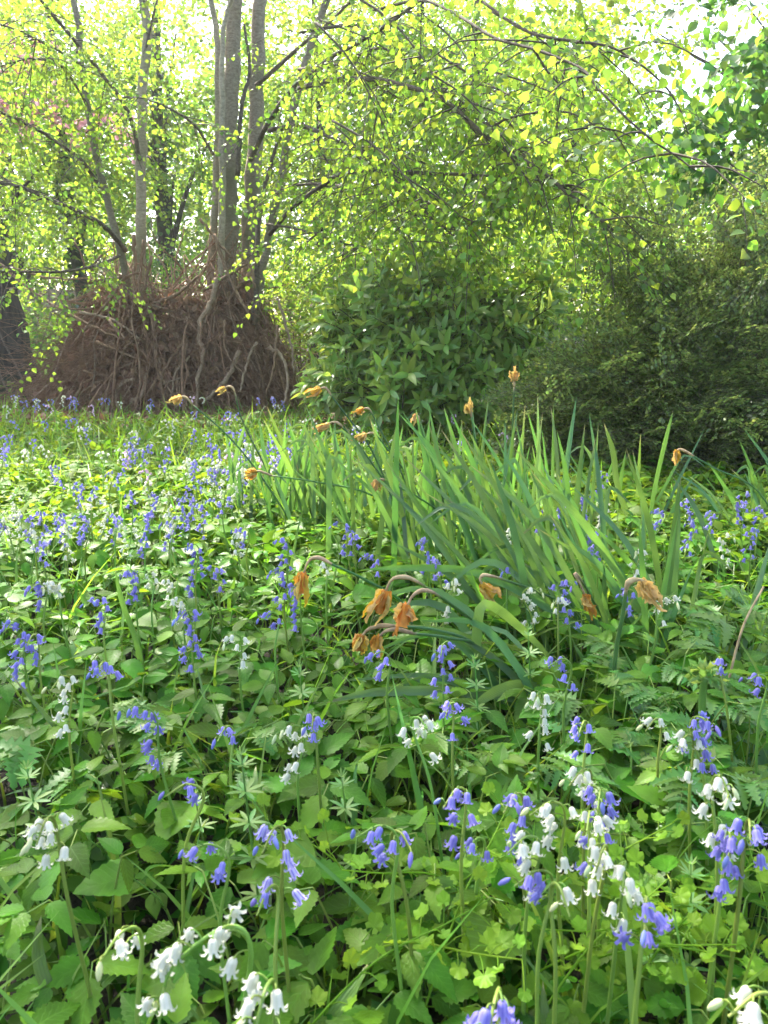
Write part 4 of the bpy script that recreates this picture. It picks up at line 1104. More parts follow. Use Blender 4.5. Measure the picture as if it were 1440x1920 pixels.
NEAR = [   # crown pixel, height, kind, bells, base offset px (x), nod azimuth deg, label, extra
 (118, 1268, .38, 'w', 9, -5, 250, 'white bluebell spike above the slanting leaf near the left edge', {}),
 (192, 1242, .40, 'b', 5, 30, 270, 'grey-violet bluebell spike still mostly in bud, left side', {'il': .07}),
 (268, 1325, .36, 'b', 9, 70, 190, 'blue bluebell cluster beside the tall upright leaf, lower left', {}),
 (425, 1362, .30, 'b', 3, 10, 250, 'single violet bluebell half hidden under pale leaves, left of centre', {}),
 (552, 1360, .33, 'w', 8, 10, 220, 'white bluebell cluster touching a violet bud, centre left', {}),
 (588, 1338, .36, 'b', 4, 15, 270, 'violet bluebell with upright buds just right of white cluster, centre', {}),
 (352, 1470, .36, 'b', 3, -40, 200, 'two-budded nodding bluebell on a thin bare stem, lower left', {}),
 (88, 1535, .40, 'w', 9, 45, 270, 'white bluebell with yellowish bud tip, lower left', {'il': .09}),
 (395, 1583, .38, 'b', 4, 35, 180, 'pale lilac bluebell hooked over sideways, lower left of centre', {'s': .9}),
 (515, 1552, .40, 's', 8, 15, 250, 'white bluebell striped with violet, lower centre left', {'s': 1.05}),
 (505, 1665, .34, 'b', 2, 25, 250, 'small lilac bud below the violet-striped bluebell', {}),
 (232, 1745, .40, 'w', 4, 30, 240, 'sparse white bluebell with three bells near the bottom left', {'s': 1.05}),
 (425, 1738, .44, 'w', 12, 55, 185, 'large arching white bluebell closest to the lens, bottom left', {'s': 1.0, 'arch': True, 'il': .15}),
 (500, 1850, .43, 'w', 5, 10, 260, 'cream bells hanging low at the bottom edge beside the arching stem', {'s': 1.1}),
 (715, 1548, .38, 'b', 5, 60, 190, 'drooping dark blue bluebell below the pale toothed leaf, centre', {}),
 (750, 1560, .36, 'b', 2, 40, 300, 'single-belled bluebell just right of the drooping dark blue one', {}),
 (830, 1208, .38, 'b', 11, 10, 260, 'dense violet bluebell standing beside the folded daffodil leaf', {'il': .13}),
 (845, 1315, .36, 'b', 6, 15, 250, 'violet bluebell right above a white one, under the arching daffodil leaf', {}),
 (785, 1345, .38, 'w', 7, 65, 300, 'white bluebell with yellow buds hanging right, centre', {}),
 (1010, 1298, .36, 'w', 8, 10, 240, 'bright white bluebell cluster right of the arching daffodil leaf', {}),
 (1055, 1235, .37, 'b', 5, 25, 200, 'bluebell with spread-out bells right of the arching leaves', {}),
 (1095, 1352, .37, 'b', 6, 15, 240, 'slender bluebell beside the pale fallen strap leaf', {}),
 (1350, 1232, .36, 'b', 3, 60, 250, 'bluebell with two bells beside the unfurling hogweed shoot', {}),
 (1425, 1265, .35, 'b', 5, 20, 200, 'bluebell by the right edge above the feathery leaves', {}),
 (1230, 1348, .32, 'w', 3, 30, 220, 'little white bluebell in the feathery leaves, right', {}),
 (1290, 1378, .37, 'w', 6, 45, 220, 'creamy white bluebell pressed against a violet one at right', {}),
 (1315, 1345, .40, 'b', 10, 60, 290, 'violet bluebell bending over beside the creamy one at right', {'il': .12}),
 (1095, 1442, .39, 'w', 8, 15, 220, 'white bluebell above the blue and white pair, lower right', {}),
 (1125, 1485, .39, 'b', 9, 25, 250, 'blue bluebell intermixed with white bells, lower right', {}),
 (1105, 1525, .38, 'w', 4, 20, 250, 'white bells hanging just beneath the blue mixed head, lower right', {}),
 (968, 1488, .38, 'b', 8, 60, 230, 'sprawling bluebell left of the hooked white one, lower right', {}),
 (1035, 1503, .39, 'w', 7, 55, 200, 'hooked white bluebell with bells on its left, lower right', {}),
 (990, 1568, .40, 'w', 7, 20, 210, 'white bluebell with long narrow bells, right of centre near the bottom', {}),
 (1132, 1588, .40, 'w', 5, -8, 240, 'white bluebell with three neat hanging bells on a straight stem, lower right', {}),
 (1010, 1632, .37, 'b', 4, 10, 200, 'small blue bluebell tucked behind a pale stem, lower right', {}),
 (1048, 1662, .38, 'w', 2, 8, 280, 'single white bell beside small blue bells, lower right', {}),
 (1172, 1620, .40, 'w', 7, 15, 250, 'white bluebell cascading down to the dark blue one, lower right', {'il': .11}),
 (1212, 1688, .40, 'b', 6, 0, 250, 'dark blue bluebell with wide spread bells, lower right', {'s': 1.1, 'droop': .5}),
 (1352, 1458, .43, 'w', 8, 22, 270, 'tall white bluebell with greenish bud tip on a thick stem, lower right', {'s': 1.1}),
 (1368, 1560, .39, 'b', 9, 0, 250, 'blue bells directly behind the thick white-flowered stem, lower right', {'il': .11}),
 (1405, 1540, .41, 'b', 5, 5, 250, 'blue bluebell with large bells beside the right edge, lower right', {'s': 1.1}),
 (858, 1478, .40, 'b', 7, 32, 230, 'narrow dark blue bluebell on a long straight stem, right of centre', {'il': .11}),
 (895, 1572, .30, 'b', 3, 10, 230, 'faint low bluebell in the shade under leaves, right of centre', {}),
 (930, 1868, .43, 'b', 4, 20, 250, 'dark violet bud cut by the bottom edge', {'s': 1.05}),
 (1425, 1862, .44, 'w', 4, 30, 200, 'white bells cut by the bottom right corner', {'s': 1.1}),
 (795, 1008, .38, 'b', 10, 25, 250, 'blue bluebell head in front of the main daffodil clump', {}),
 (960, 992, .36, 'w', 6, 10, 250, 'white bluebell among the daffodil leaves, upper right of centre', {}),
 (950, 1062, .34, 'b', 4, 5, 250, 'small blue bluebell head in the gap between daffodil leaves', {}),
 (1045, 1118, .33, 'w', 4, 10, 250, 'white bluebell behind the long slanting daffodil leaves', {}),
 (530, 1008, .39, 'b', 10, 15, 230, 'bluebell just left of the withered daffodil with the hooked neck', {'il': .12}),
 (525, 1068, .37, 'b', 8, 15, 210, 'pale bluebell below and left of the hooked withered daffodil', {}),
 (555, 1098, .36, 'b', 9, 20, 250, 'bluebell directly behind the hooked withered flower', {}),
 (510, 1148, .33, 'b', 4, 10, 230, 'low bluebell with two bells under the hooked withered daffodil', {}),
 (640, 980, .37, 'b', 9, 30, 220, 'bluebell drooping left at the foot of the left daffodil clump', {}),
 (662, 1000, .36, 'b', 6, 10, 280, 'thin bluebell beside the drooping one at the left daffodil clump', {}),
 (700, 1040, .36, 'b', 5, 30, 200, 'bluebell over the tip of a pale daffodil leaf, centre', {}),
 (608, 1055, .35, 'w', 3, 5, 250, 'single fat white bell right of the hooked withered daffodil', {}),
 (440, 1190, .35, 'w', 6, 10, 240, 'white bluebell over big toothed leaves, left of centre', {}),
 (715, 1222, .34, 'b', 5, 30, 210, 'small bluebell below the two low withered daffodils', {}),
 (362, 1020, .39, 'b', 14, 0, 240, 'tall blue spike standing alone, left of centre', {'il': .17}),
 (352, 1145, .38, 'b', 13, 5, 240, 'full blue spike directly below the tall one, left of centre', {'il': .15}),
 (272, 962, .40, 'b', 14, -5, 240, 'long blue spike in the left third, above the curved grass', {'il': .16}),
 (245, 1070, .38, 'b', 9, 15, 220, 'blue bluebell below the long spike in the left third', {'il': .11}),
 (182, 1120, .37, 'b', 8, 20, 240, 'blue bluebell between the big white head and the upright leaf, left', {'il': .11}),
 (98, 1090, .36, 'w', 13, 30, 260, 'big domed white bluebell head near the left edge', {'il': .07}),
 (72, 1095, .37, 'b', 6, 5, 240, 'narrow bluebell touching the big domed white head', {}),
 (28, 1165, .38, 'b', 12, 10, 250, 'broad dark blue bluebell at the left edge', {}),
 (62, 1190, .35, 'b', 6, 5, 270, 'lower blue bells next to the broad one at the left edge', {}),
 (335, 1120, .35, 'w', 6, 10, 230, 'white bluebell behind the full blue spike, left of centre', {}),
 (405, 1062, .34, 'b', 6, 5, 270, 'low bluebell right of the tall blue spike, left of centre', {}),
 (280, 1075, .34, 'w', 4, 5, 250, 'white bluebell right of the blue one in the left third', {}),
 (315, 1085, .33, 'w', 5, 5, 250, 'small white bluebell left of the tall spike', {}),
]
nod_r = lambda d: math.radians(d)
for px, py, H, kind, nb, bx, nd, lab, ex in NEAR:
    top = gp(px, py, H)
    sc = top[1] / F_PX
    bluebell(top, H, kind, nb, (bx * sc * 1.1, rng.normal(0, .02)), nod_r(nd), lab, 'bluebells in the clearing', True, 2, **ex)
MID = [(150, 905, 'b'), (175, 912, 'b'), (165, 945, 'w'), (195, 940, 'w'), (30, 955, 'w'), (10, 970, 'w'), (45, 965, 'b'), (75, 960, 'b'), (110, 962, 'b'), (62, 992, 'w'), (125, 988, 'w'), (72, 1015, 'b'), (245, 920, 'b'),
       (155, 978, 'b'), (235, 985, 'w'), (320, 962, 'w'), (312, 980, 'w'), (290, 925, 'b'), (355, 930, 'b'), (375, 945, 'b'), (345, 935, 'b'), (405, 935, 'b'), (215, 965, 'b'), (455, 990, 'b'), (445, 1000, 'w'),
       (1095, 930, 'b'), (1060, 900, 'b'), (1052, 945, 'b'), (1130, 885, 'b'), (1130, 940, 'w'), (1240, 955, 'b'), (1290, 935, 'b'), (1302, 978, 'b'), (1335, 960, 'b'), (1385, 940, 'b'), (1412, 990, 'b'), (1400, 922, 'b'),
       (1200, 1030, 'w'), (1248, 1118, 'w'), (1112, 998, 'b'), (1122, 1020, 'b'), (1180, 1105, 'b'), (1060, 1088, 'b'), (995, 1102, 'w'), (820, 1045, 'b'), (850, 1085, 'w'), (1005, 955, 'b'), (1360, 1000, 'w'), (1425, 950, 'b')]
def zone(px, py):
    if px > 980: return 'bluebell in the strip between the daffodil leaves and the dark box bush'
    if px > 700: return 'bluebell showing between the leaves of the main daffodil clump'
    if py > 900: return 'bluebell in the thick middle drift on the left'
    if px > 470: return 'small far bluebell behind the daffodil clumps'
    return 'small far bluebell in the sunny strip before the stick den'
CN = {'b': 'blue', 'w': 'white', 'p': 'pink', 's': 'pale'}
for px, py, kind in MID:
    H = rng.uniform(.32, .38)
    bluebell(gp(px, py, H), H, kind, int(rng.integers(6, 11)), (rng.normal(0, .03), rng.normal(0, .03)), nod_r(rng.uniform(180, 340)), CN[kind] + ' bluebell ' + place(px, py + 12), 'bluebells in the clearing', True, 1)
cnt = 0
spots_ = [(rng.uniform(-20, 560), rng.uniform(760, 905)) for _ in range(12)]
FAR = []
while len(FAR) < 128:
    if rng.random() < .62:
        c = spots_[rng.integers(12)]; px, py = c[0] + rng.normal(0, 45), c[1] + rng.normal(0, 16)
    elif rng.random() < .75: px, py = rng.uniform(-20, 470), rng.uniform(765, 1000)
    else: px, py = rng.uniform(560, 960), rng.uniform(772, 830)
    if not (-30 < px < 980 and 758 < py < 1010) or (480 < px < 680 and py > 860): continue
    if px < 560 and py < 775 and rng.random() < .6: continue
    FAR.append((px, py))
for k in range(30):
    p_ = np.array([rng.uniform(-3.7, -.9), rng.uniform(6.6, 7.75), .33]); FAR.append(tuple(topx(*p_)))
for px, py in FAR:
    H = rng.uniform(.28, .38); kind = rng.choice(['b', 'w', 'p'], p=[.60, .34, .06])
    tpw = gp(px, py, H)
    if tpw[1] > 7.85: tpw[1] = rng.uniform(7.0, 7.85)
    bluebell(tpw, H, kind, int(rng.integers(5, 10)), (rng.normal(0, .03), rng.normal(0, .03)), nod_r(rng.uniform(160, 360)), ('small ' if py < 900 else '') + CN[kind] + ' bluebell ' + place(px, py + 8), 'bluebells in the clearing', tpw[1] < 3.4, 1, s=.95)
# ------------------------------------------------------------------ daffodils
def dleaf(t, pts, w, roll=0.0):
    q = spline(pts, 13) - np.array(t.location)
    q[:, 2] = np.maximum(q[:, 2], 0.0)
    d = q[-1] - q[0]
    nrm = np.array([-d[0] * .3 + rng.normal(0, .5), -1, .35 + rng.normal(0, .3)])
    o = obj('leaf', mesh('leaf', ribbon(q, taper(13, w), nrm, rng.uniform(.15, .5)), [M_DAFF]), t)
def clump(name_label, bx, by, n_, tipf, spread=.06, wmin=.0066, wmax=.0105):
    g = gp(bx, by, .0)
    t = thing('daffodil_clump', (g[0], g[1], 0), name_label, 'daffodil leaves', 'clumps of daffodil leaves')
    for k in range(n_):
        b = np.array([g[0] + rng.normal(0, spread * 1.6), g[1] + rng.normal(0, spread), 0.0])
        tip, bend = tipf(b, k)
        tip = np.asarray(tip)
        mid = b * .45 + tip * .55; mid[2] += np.linalg.norm(tip - b) * bend * rng.uniform(.5, 1.2)
        lo = b * .85 + tip * .15; lo[2] += np.linalg.norm(tip - b) * bend * .5
        pl = [b, lo, mid, tip]
        if rng.random() < .16:                # tip flops over
            dv = tip - mid; pl = [b, lo, mid, mid + dv * .7, mid + dv * .95 + np.array([np.sign(dv[0]) * .07, -.03, -.10])]
        dleaf(t, pl, rng.uniform(wmin, wmax))
    return t
def tips(xs, ys, dY=.12, bend=.10):
    def f(b, k):
        return dp(rng.uniform(*xs), rng.uniform(*ys), b[1] + rng.normal(0, dY)), bend
    return f
def fan(dx, ys, dY=.12, bend=.10):
    """tip set off sideways from the blade's own base (pixels)"""
    def f(b, k):
        px = 720 + b[0] / b[1] * F_PX / 1.0 * .98
        return dp(px + rng.uniform(*dx), rng.uniform(*ys), b[1] + rng.normal(0, dY)), bend
    return f
A = clump('daffodil leaves fanning up, left of the main clump', 545, 1030, 52, fan((-75, 95), (755, 890)), .10)
Bc = clump('big main clump of tall grey-green daffodil leaves in the centre', 915, 1120, 96, fan((-190, 55), (735, 890), bend=.14), .13)
Hc = clump('thinner tuft of daffodil leaves joining the left and main clumps', 725, 1050, 34, fan((-130, 70), (770, 900), bend=.12), .09)
Cc = clump('daffodil leaves all slanting up to the left, right of centre', 1120, 1245, 44, fan((-330, -110), (800, 1060), bend=.12), .09)
Dc = clump('long daffodil leaves arching low towards the left, centre', 1030, 1390, 20, lambda b, k: (dp(rng.uniform(600, 900), rng.uniform(1130, 1350), b[1] + rng.uniform(-.05, .25)), .28), .06)
Ec = clump('few upright daffodil leaves behind the orange withered flower at right', 1225, 1290, 8, fan((-60, 60), (890, 1060), bend=.05), .05)
Fc = clump('daffodil leaves bending left at the right edge below the box bush', 1450, 1040, 22, fan((-150, 40), (795, 930), bend=.15), .08)
Gc = clump('separate upright daffodil blades in front of the box bush', 1165, 1010, 11, fan((-130, 110), (770, 900), bend=.05), .09)
# single traced blades
def traced_leaf(t, pts, w):
    dleaf(t, [dp(*p) for p in pts], w * 1.1)
traced_leaf(Dc, [(893, 1330, 1.70), (893, 1240, 1.68), (896, 1165, 1.67), (908, 1132, 1.67), (945, 1150, 1.70), (1010, 1210, 1.76), (1060, 1270, 1.8)], .0105)
traced_leaf(Dc, [(1045, 1345, 1.72), (1015, 1297, 1.66), (965, 1284, 1.6), (905, 1310, 1.52), (850, 1368, 1.45)], .012)
traced_leaf(Dc, [(1040, 1340, 1.72), (960, 1308, 1.62), (840, 1296, 1.58), (700, 1298, 1.55), (610, 1318, 1.5)], .0095)
traced_leaf(Dc, [(1040, 1360, 1.6), (960, 1380, 1.5), (880, 1430, 1.42), (800, 1500, 1.35)], .009)
traced_leaf(Cc, [(1150, 1270, 1.9), (1185, 1340, 1.62), (1215, 1430, 1.45), (1236, 1500, 1.33), (1228, 1570, 1.24), (1205, 1625, 1.18)], .0115)
traced_leaf(Cc, [(1150, 1230, 2.0), (1060, 1160, 1.98), (900, 1075, 1.95), (760, 1064, 1.9), (680, 1068, 1.86)], .009)
traced_leaf(Ec, [(1255, 1240, 2.0), (1262, 1120, 2.0), (1268, 1000, 2.02), (1272, 905, 2.04)], .0095)
traced_leaf(Gc, [(1200, 1020, 3.1), (1160, 920, 3.1), (1150, 850, 3.1), (1132, 792, 3.1)], .0105)
traced_leaf(Gc, [(1210, 1020, 3.0), (1225, 920, 3.0), (1245, 830, 3.0), (1262, 770, 3.0)], .0105)
lt = thing('daffodil_clump', gp(255, 1560) * [1, 1, 0], 'lone daffodil leaf slanting across the lower left', 'daffodil leaves', 'clumps of daffodil leaves')
traced_leaf(lt, [(258, 1560, 1.28), (215, 1470, 1.32), (120, 1375, 1.35), (18, 1262, 1.42)], .009)
lt2 = thing('daffodil_clump', gp(272, 1330) * [1, 1, 0], 'lone upright daffodil leaf with pale tip between blue spikes at left', 'daffodil leaves', 'clumps of daffodil leaves')
traced_leaf(lt2, [(272, 1335, 1.75), (262, 1220, 1.75), (232, 1130, 1.72), (216, 1066, 1.7)], .008)

def crumple(seed, L=.046):
    """withered flower along +Y: a shrunken trumpet, and limp twisted petals round it"""
    r_ = np.random.default_rng(seed)
    a = np.arange(14) * 2 * math.pi / 14
    rings = [(-.05, .09), (.12, .15), (.3, .16), (.5, .20), (.68, .22), (.8, .30)]
    V = np.concatenate([np.stack([np.cos(a) * r, 0 * a + y, np.sin(a) * r], -1) * (1 + .22 * np.sin(a * 5 + i)[:, None] * [1, 0, 1]) + r_.normal(0, .03, (14, 3)) for i, (y, r) in enumerate(rings)])
    Q = [[i * 14 + k, i * 14 + (k + 1) % 14, i * 14 + 14 + (k + 1) % 14, i * 14 + 14 + k] for i in range(5) for k in range(14)]
    pet = []
    for k in range(6):
        b = k * math.pi / 3 + r_.normal(0, .35); ln = L * r_.uniform(.55, 1.45)
        t_ = np.linspace(0, 1, 12)
        rad = (.10 + r_.uniform(.05, .30) * t_ + .06 * np.sin(t_ * 7 + k)) * L
        sw = b + t_ * r_.normal(0, .9)
        q = np.stack([np.cos(sw) * rad, t_ * ln, np.sin(sw) * rad], -1) + r_.normal(0, .022 * L, (12, 3))
        w = L * .13 * np.sin(np.clip(t_ * .85 + .12, 0, 1) * math.pi) ** .7 * r_.uniform(.55, 1.35, 12) + .0004
        tw = r_.uniform(-.9, .9)
        pet.append(ribbon(q, w, (math.cos(b + tw), .3, math.sin(b + tw)), r_.uniform(.6, 1.6)))
    return P(V * L, Q), pet
def wither_meshes(seed, m, mp):
    c, pet = crumple(seed)
    return mesh('withered_flower', c, [m]), [mesh('petal', p, [mp if i % 2 else m]) for i, p in enumerate(pet)]
WF = [wither_meshes(s, M_WITHER, M_WITHERP) for s in (1, 2, 3, 4)]
WP = [wither_meshes(s, M_WITHERP, M_WITHERP) for s in (11, 12, 13)]
def daff(stempx, neck, head, Y0, Y1, label, pale=False, s=1.0, k=0, r=.0036):
    """stempx: base to neck pixels; neck: bent papery part; head: pixel the flower points to"""
    n_ = len(stempx)
    pts = [dp(x, y, Y0 + (Y1 - Y0) * i / max(1, n_ - 1)) for i, (x, y) in enumerate(stempx)]
    base = pts[0] * [1, 1, 0]
    t = thing('withered_daffodil', base, label, 'daffodil', 'withered daffodil flowers')
    q = spline([p - base for p in pts], 16)
    obj('stem', mesh('stem', tube(q, np.linspace(r * 1.1, r * .85, 16), 6), M_DAFF), t)
    nk = [pts[-1] - base] + [dp(x, y, Y1) - base for x, y in neck]
    qn = spline(nk, 9)
    obj('neck', mesh('neck', tube(qn, np.array([.9, 1.15, 1.35, 1.4, 1.25, 1.0, .8, .75, .7]) * r, 7, wob=.12), M_PAPER), t)
    d = dp(*head, Y1) - base - nk[-1]
    mc, mp = (WP if pale else WF)[k % (3 if pale else 4)]
    o = obj('withered_flower', mc, t, frame(d, rdir(1)[0], nk[-1] - d / np.linalg.norm(d) * .004, s * (1.08 if Y1 < 2.3 else .9)))
    for m_ in mp: obj('petal', m_, o)
    return t
daff([(800, 1270), (760, 1140), (690, 1090), (622, 1058)], [(600, 1046), (580, 1050), (568, 1078)], (562, 1120), 2.0, 1.75, 'withered orange daffodil with hooked neck, leftmost of the near ones', k=0, s=1.15)
daff([(1000, 1290), (900, 1180), (840, 1130), (785, 1092)], [(762, 1082), (735, 1086), (722, 1112)], (706, 1150), 1.9, 1.6, 'plump withered daffodil on the upper stalk of the central pair', k=1, s=1.15)
daff([(1040, 1320), (940, 1210), (870, 1150), (815, 1112)], [(795, 1106), (775, 1116), (762, 1138)], (752, 1180), 1.8, 1.55, 'withered daffodil with ragged strips on the lower stalk of the central pair', k=2, s=1.1)
daff([(1000, 1330), (900, 1215), (820, 1182), (745, 1174)], [(715, 1174), (690, 1180), (678, 1195)], (668, 1235), 1.75, 1.6, 'small dark orange withered daffodil low beside its twin, left one', k=3, s=.85)
daff([(1010, 1340), (910, 1220), (840, 1196), (775, 1188)], [(745, 1180), (722, 1184), (710, 1195)], (700, 1230), 1.75, 1.58, 'small dark orange withered daffodil low beside its twin, right one', k=1, s=.75)
daff([(1140, 1250), (1080, 1150), (1010, 1110), (930, 1082)], [(908, 1078), (900, 1086), (906, 1098)], (935, 1128), 2.1, 1.85, 'brown and orange withered daffodil dangling amid slanting leaves', k=0, s=1.0)
daff([(1160, 1260), (1150, 1200), (1120, 1140), (1085, 1080)], [(1078, 1075), (1085, 1090), (1098, 1118)], (1112, 1160), 2.0, 1.9, 'crumpled orange withered daffodil low behind the thick upright stalk', k=2, s=1.0)
daff([(1148, 1300), (1155, 1220), (1168, 1150), (1174, 1105)], [(1180, 1090), (1198, 1086), (1208, 1092)], (1232, 1138), 1.65, 1.6, 'large ragged withered daffodil on a thick upright stalk at right', k=3, s=1.2, pale=True, r=.0048)
daff([(560, 1000), (480, 880), (420, 810), (362, 760)], [(350, 746), (343, 743), (338, 745)], (318, 756), 3.1, 3.1, 'pale yellow withered daffodil in front of the den, farthest left', True, 1.15, 0)
daff([(560, 1000), (500, 880), (455, 790), (440, 735)], [(436, 727), (428, 724), (420, 728)], (405, 738), 3.2, 3.2, 'tiny withered daffodil in front of the den below the pale broken stick', True, .8, 1)
daff([(760, 1000), (700, 850), (650, 780), (620, 740)], [(612, 728), (604, 727), (598, 729)], (578, 742), 3.0, 3.0, 'withered yellow-orange daffodil right of the den foot, topmost on the left clump', k=1, s=1.1)
daff([(800, 1000), (720, 900), (670, 830), (642, 800)], [(632, 792), (622, 792), (614, 796)], (588, 808), 2.9, 2.9, 'pale orange withered daffodil over the left leaf clump', True, 1.2, 2)
daff([(800, 1010), (750, 880), (710, 800), (695, 770)], [(690, 766), (684, 766), (680, 768)], (662, 776), 3.0, 3.0, 'small withered orange daffodil just above the tilted pale one', k=2, s=.85)
daff([(820, 1000), (770, 900), (725, 840), (705, 815)], [(700, 812), (692, 812), (684, 815)], (662, 828), 2.9, 2.9, 'withered daffodil with star-like petals between the two leaf clumps', True, 1.1, 0)
daff([(800, 1010), (700, 930), (600, 905), (510, 892)], [(495, 886), (485, 883), (478, 885)], (452, 894), 2.9, 2.7, 'yellow withered daffodil stretched out level to the left', k=3, s=1.1)
daff([(900, 1050), (850, 980), (780, 930), (728, 905)], [(720, 900), (714, 898), (708, 902)], (702, 922), 2.7, 2.6, 'bright yellow withered daffodil deep among the main leaf clump', True, 1.0, 1)
daff([(860, 1050), (820, 900), (795, 820), (786, 790)], [(784, 782), (781, 778), (779, 778)], (774, 798), 2.8, 2.8, 'small tan withered daffodil at the top left of the main clump', True, .8, 2)
daff([(930, 1060), (905, 900), (890, 820), (884, 782)], [(883, 774), (882, 768), (881, 772)], (876, 748), 2.7, 2.7, 'dry tan withered daffodil upright at the top of the main clump', True, .95, 0)
daff([(960, 1060), (958, 900), (962, 780), (964, 725)], [(964, 718), (964, 713), (964, 712)], (965, 682), 2.7, 2.7, 'tallest dry withered daffodil head standing against the box bush', True, .95, 1)
daff([(1480, 1020), (1420, 920), (1340, 878), (1300, 855)], [(1285, 846), (1274, 842), (1268, 846)], (1274, 878), 2.9, 2.8, 'withered daffodil hanging in front of the dark box bush at right', k=1, s=1.0)

# ------------------------------------------------------------------ cow parsley
def frond(L):
    """twice-cut triangular leaf: each pinna a deeply toothed blade"""
    ps = []; t_ = np.linspace(0, 1, 8)
    ps.append(tube(np.stack([0 * t_, t_ * L, -.18 * L * t_ * t_], -1), np.linspace(.0014, .0005, 8), 3, cap=False).mat(1))
    tri = [.05, .30, .10, .27, .09, .23, .08, .19, .07, .14, .05, .09, 0]
    for i in range(6):
        u = .2 + .68 * i / 5; p = np.array([0, u * L, -.18 * L * u * u]); l = L * .50 * (1 - .80 * (u - .2) / .7) + .004
        for sg in (1, -1):
            f = np.array([sg * .85, .62 + rng.normal(0, .12), rng.normal(-.1, .1)])
            ps.append(leaf(l, tri, fold=.2, curl=.2).xf(frame(f, np.array([0, 0, 1]) + rng.normal(0, .15, 3), p + [0, rng.normal(0, .002), 0])))
    ps.append(leaf(L * .22, tri, fold=.2, curl=.2).xf(frame([0, 1, -.3], [0, 0, 1], [0, L * .86, -.13 * L])))
    return join(ps)
FR = [mesh('frond', frond(L), [M_PARSLEY, M_STEM]) for L in (.12, .145, .10)]
CPL = ['feathery cow parsley at the right edge behind the orange withered flower', 'feathery cow parsley with pale lit fronds at the right edge', 'feathery cow parsley in front of the upright daffodil leaves, right',
       'feathery cow parsley beside the pale fallen strap leaf', 'feathery cow parsley under the bluebell pair at right', 'cow parsley hanging below the violet bluebell at right', 'cow parsley between white bells, lower right',
       'cow parsley fronds left of the budding bluebell, left side', 'fine cow parsley below the blue cluster, lower left', 'feathery plant amid ground elder in the middle of the right half', 'small cow parsley just above the lower right corner', 'cow parsley frond beside white bells right of centre']
for (px, py), lab in zip([(1330, 1160), (1410, 1180), (1215, 1230), (1150, 1330), (1300, 1340), (1290, 1440), (1190, 1450), (140, 1380), (400, 1400), (1270, 1280), (1400, 1480), (1060, 1420)], CPL):
    g = gp(px, py, .2); t = thing('cow_parsley', (g[0], g[1], 0), lab, 'plant', 'cow parsley plants'); ps = []
    for i in range(5):
        a = i * 2.4 + rng.uniform(0, 1); h = rng.uniform(.15, .25); e = np.array([math.cos(a) * .06, math.sin(a) * .06, h])
        ps.append(tube(spline([[0, 0, 0], e * [.3, .3, .6], e], 5), .0017, 4, cap=False))
        obj('frond', FR[rng.integers(3)], t, frame([math.cos(a), math.sin(a), .1], np.array([0, -.15, 1]) + rng.normal(0, .15, 3), e, rng.uniform(.85, 1.15)))
    obj('stem', mesh('stem', join(ps), M_STEM), t)

# ------------------------------------------------------------------ cleavers
WH = [mesh('leaf_whorl', join([leaf(L * rng.uniform(.8, 1.1), [.05, .085, .11, .12, .08, 0], fold=.2, curl=c).xf(frame([math.cos(a), math.sin(a), .25], [0, 0, 1], [0, 0, 0])) for a in np.arange(8) * .785]), [M_CLEAV]) for L, c in [(.030, .1), (.024, -.1), (.014, -.6)]]
for (px, py, H, lab) in [(452, 1415, .37, 'cleavers shoot with tiers of starry leaf whorls, centre left'), (365, 1490, .22, 'low cleavers shoot near the nodding bluebell, lower left'), (1295, 1620, .27, 'cleavers shoot by the thick white-flowered stem, lower right'),
                         (640, 1455, .25, 'cleavers tip above the pale toothed leaf, centre'), (240, 1030, .33, 'cleavers shoot beside the long blue spike at left'), (990, 1180, .3, 'cleavers shoot in the slanting daffodil leaves'),
                         (560, 1250, .28, 'cleavers shoot in the leaf carpet left of the low withered daffodils'), (50, 1440, .28, 'cleavers shoot at the left edge'), (890, 1235, .3, 'cleavers shoot beside the dense violet bluebell')]:
    g = gp(px, py, H); t = thing('cleavers', (g[0], g[1], 0), lab, 'plant', 'cleavers shoots')
    q = spline([[.02, .02, 0], [.012, 0, H * .5], [0, 0, H]], 10)
    obj('stem', mesh('stem', tube(q, np.linspace(.0022, .0012, 10), 4), M_CLEAV), t)
    zz = H
    for i in range(int(H / .05)):
        o = obj('leaf_whorl', WH[2 if i == 0 else (1 if i == 1 else 0)], t); o.location = (np.interp(zz, q[:, 2], q[:, 0]), np.interp(zz, q[:, 2], q[:, 1]), zz); o.rotation_euler = (rng.normal(0, .12), rng.normal(0, .12), rng.uniform(0, 6))
        zz -= .016 if i == 0 else .034 + .008 * i

# ------------------------------------------------------------------ trailing plant with little lobed leaves
def lobed(s):
    m = 24; a = np.linspace(-2.75, 2.75, m); r = s * (.42 + .10 * np.abs(np.cos(a * 2.5)) + .05 * np.cos(a * 11))
    V = np.vstack([[0, 0, 0], np.stack([np.sin(a) * r, np.cos(a) * r + s * .2, .12 * s * np.cos(a * 5) * .5 + .08 * s], -1)])
    T = [[0, k + 2, k + 1] for k in range(m - 1)]
    UV = np.vstack([[.5, 0], np.stack([.5 + np.sin(a) * .5, .5 + .5 * np.cos(a)], -1)])
    return P(V, None, T, UV)
LB = [mesh('leaf', lobed(s), [M_LOBED]) for s in (.028, .024, .02, .014)]
LBL = ['trailing plant with pale lobed leaves, ' + w for w in ('below the long straight blue stem', 'crossing under the narrow white bells', 'by the foot of the dark blue spread bells', 'at the bottom right edge', 'beside the thick white-flowered stem', 'left of the single-belled bluebell',
        'at the bottom centre', 'under the three neat white bells', 'in the lower right corner', 'next to the large arching white bluebell', 'below the striped bluebell', 'beneath the pale toothed leaf, centre', 'right of the bottom centre bud', 'under the sprawling bluebell')]
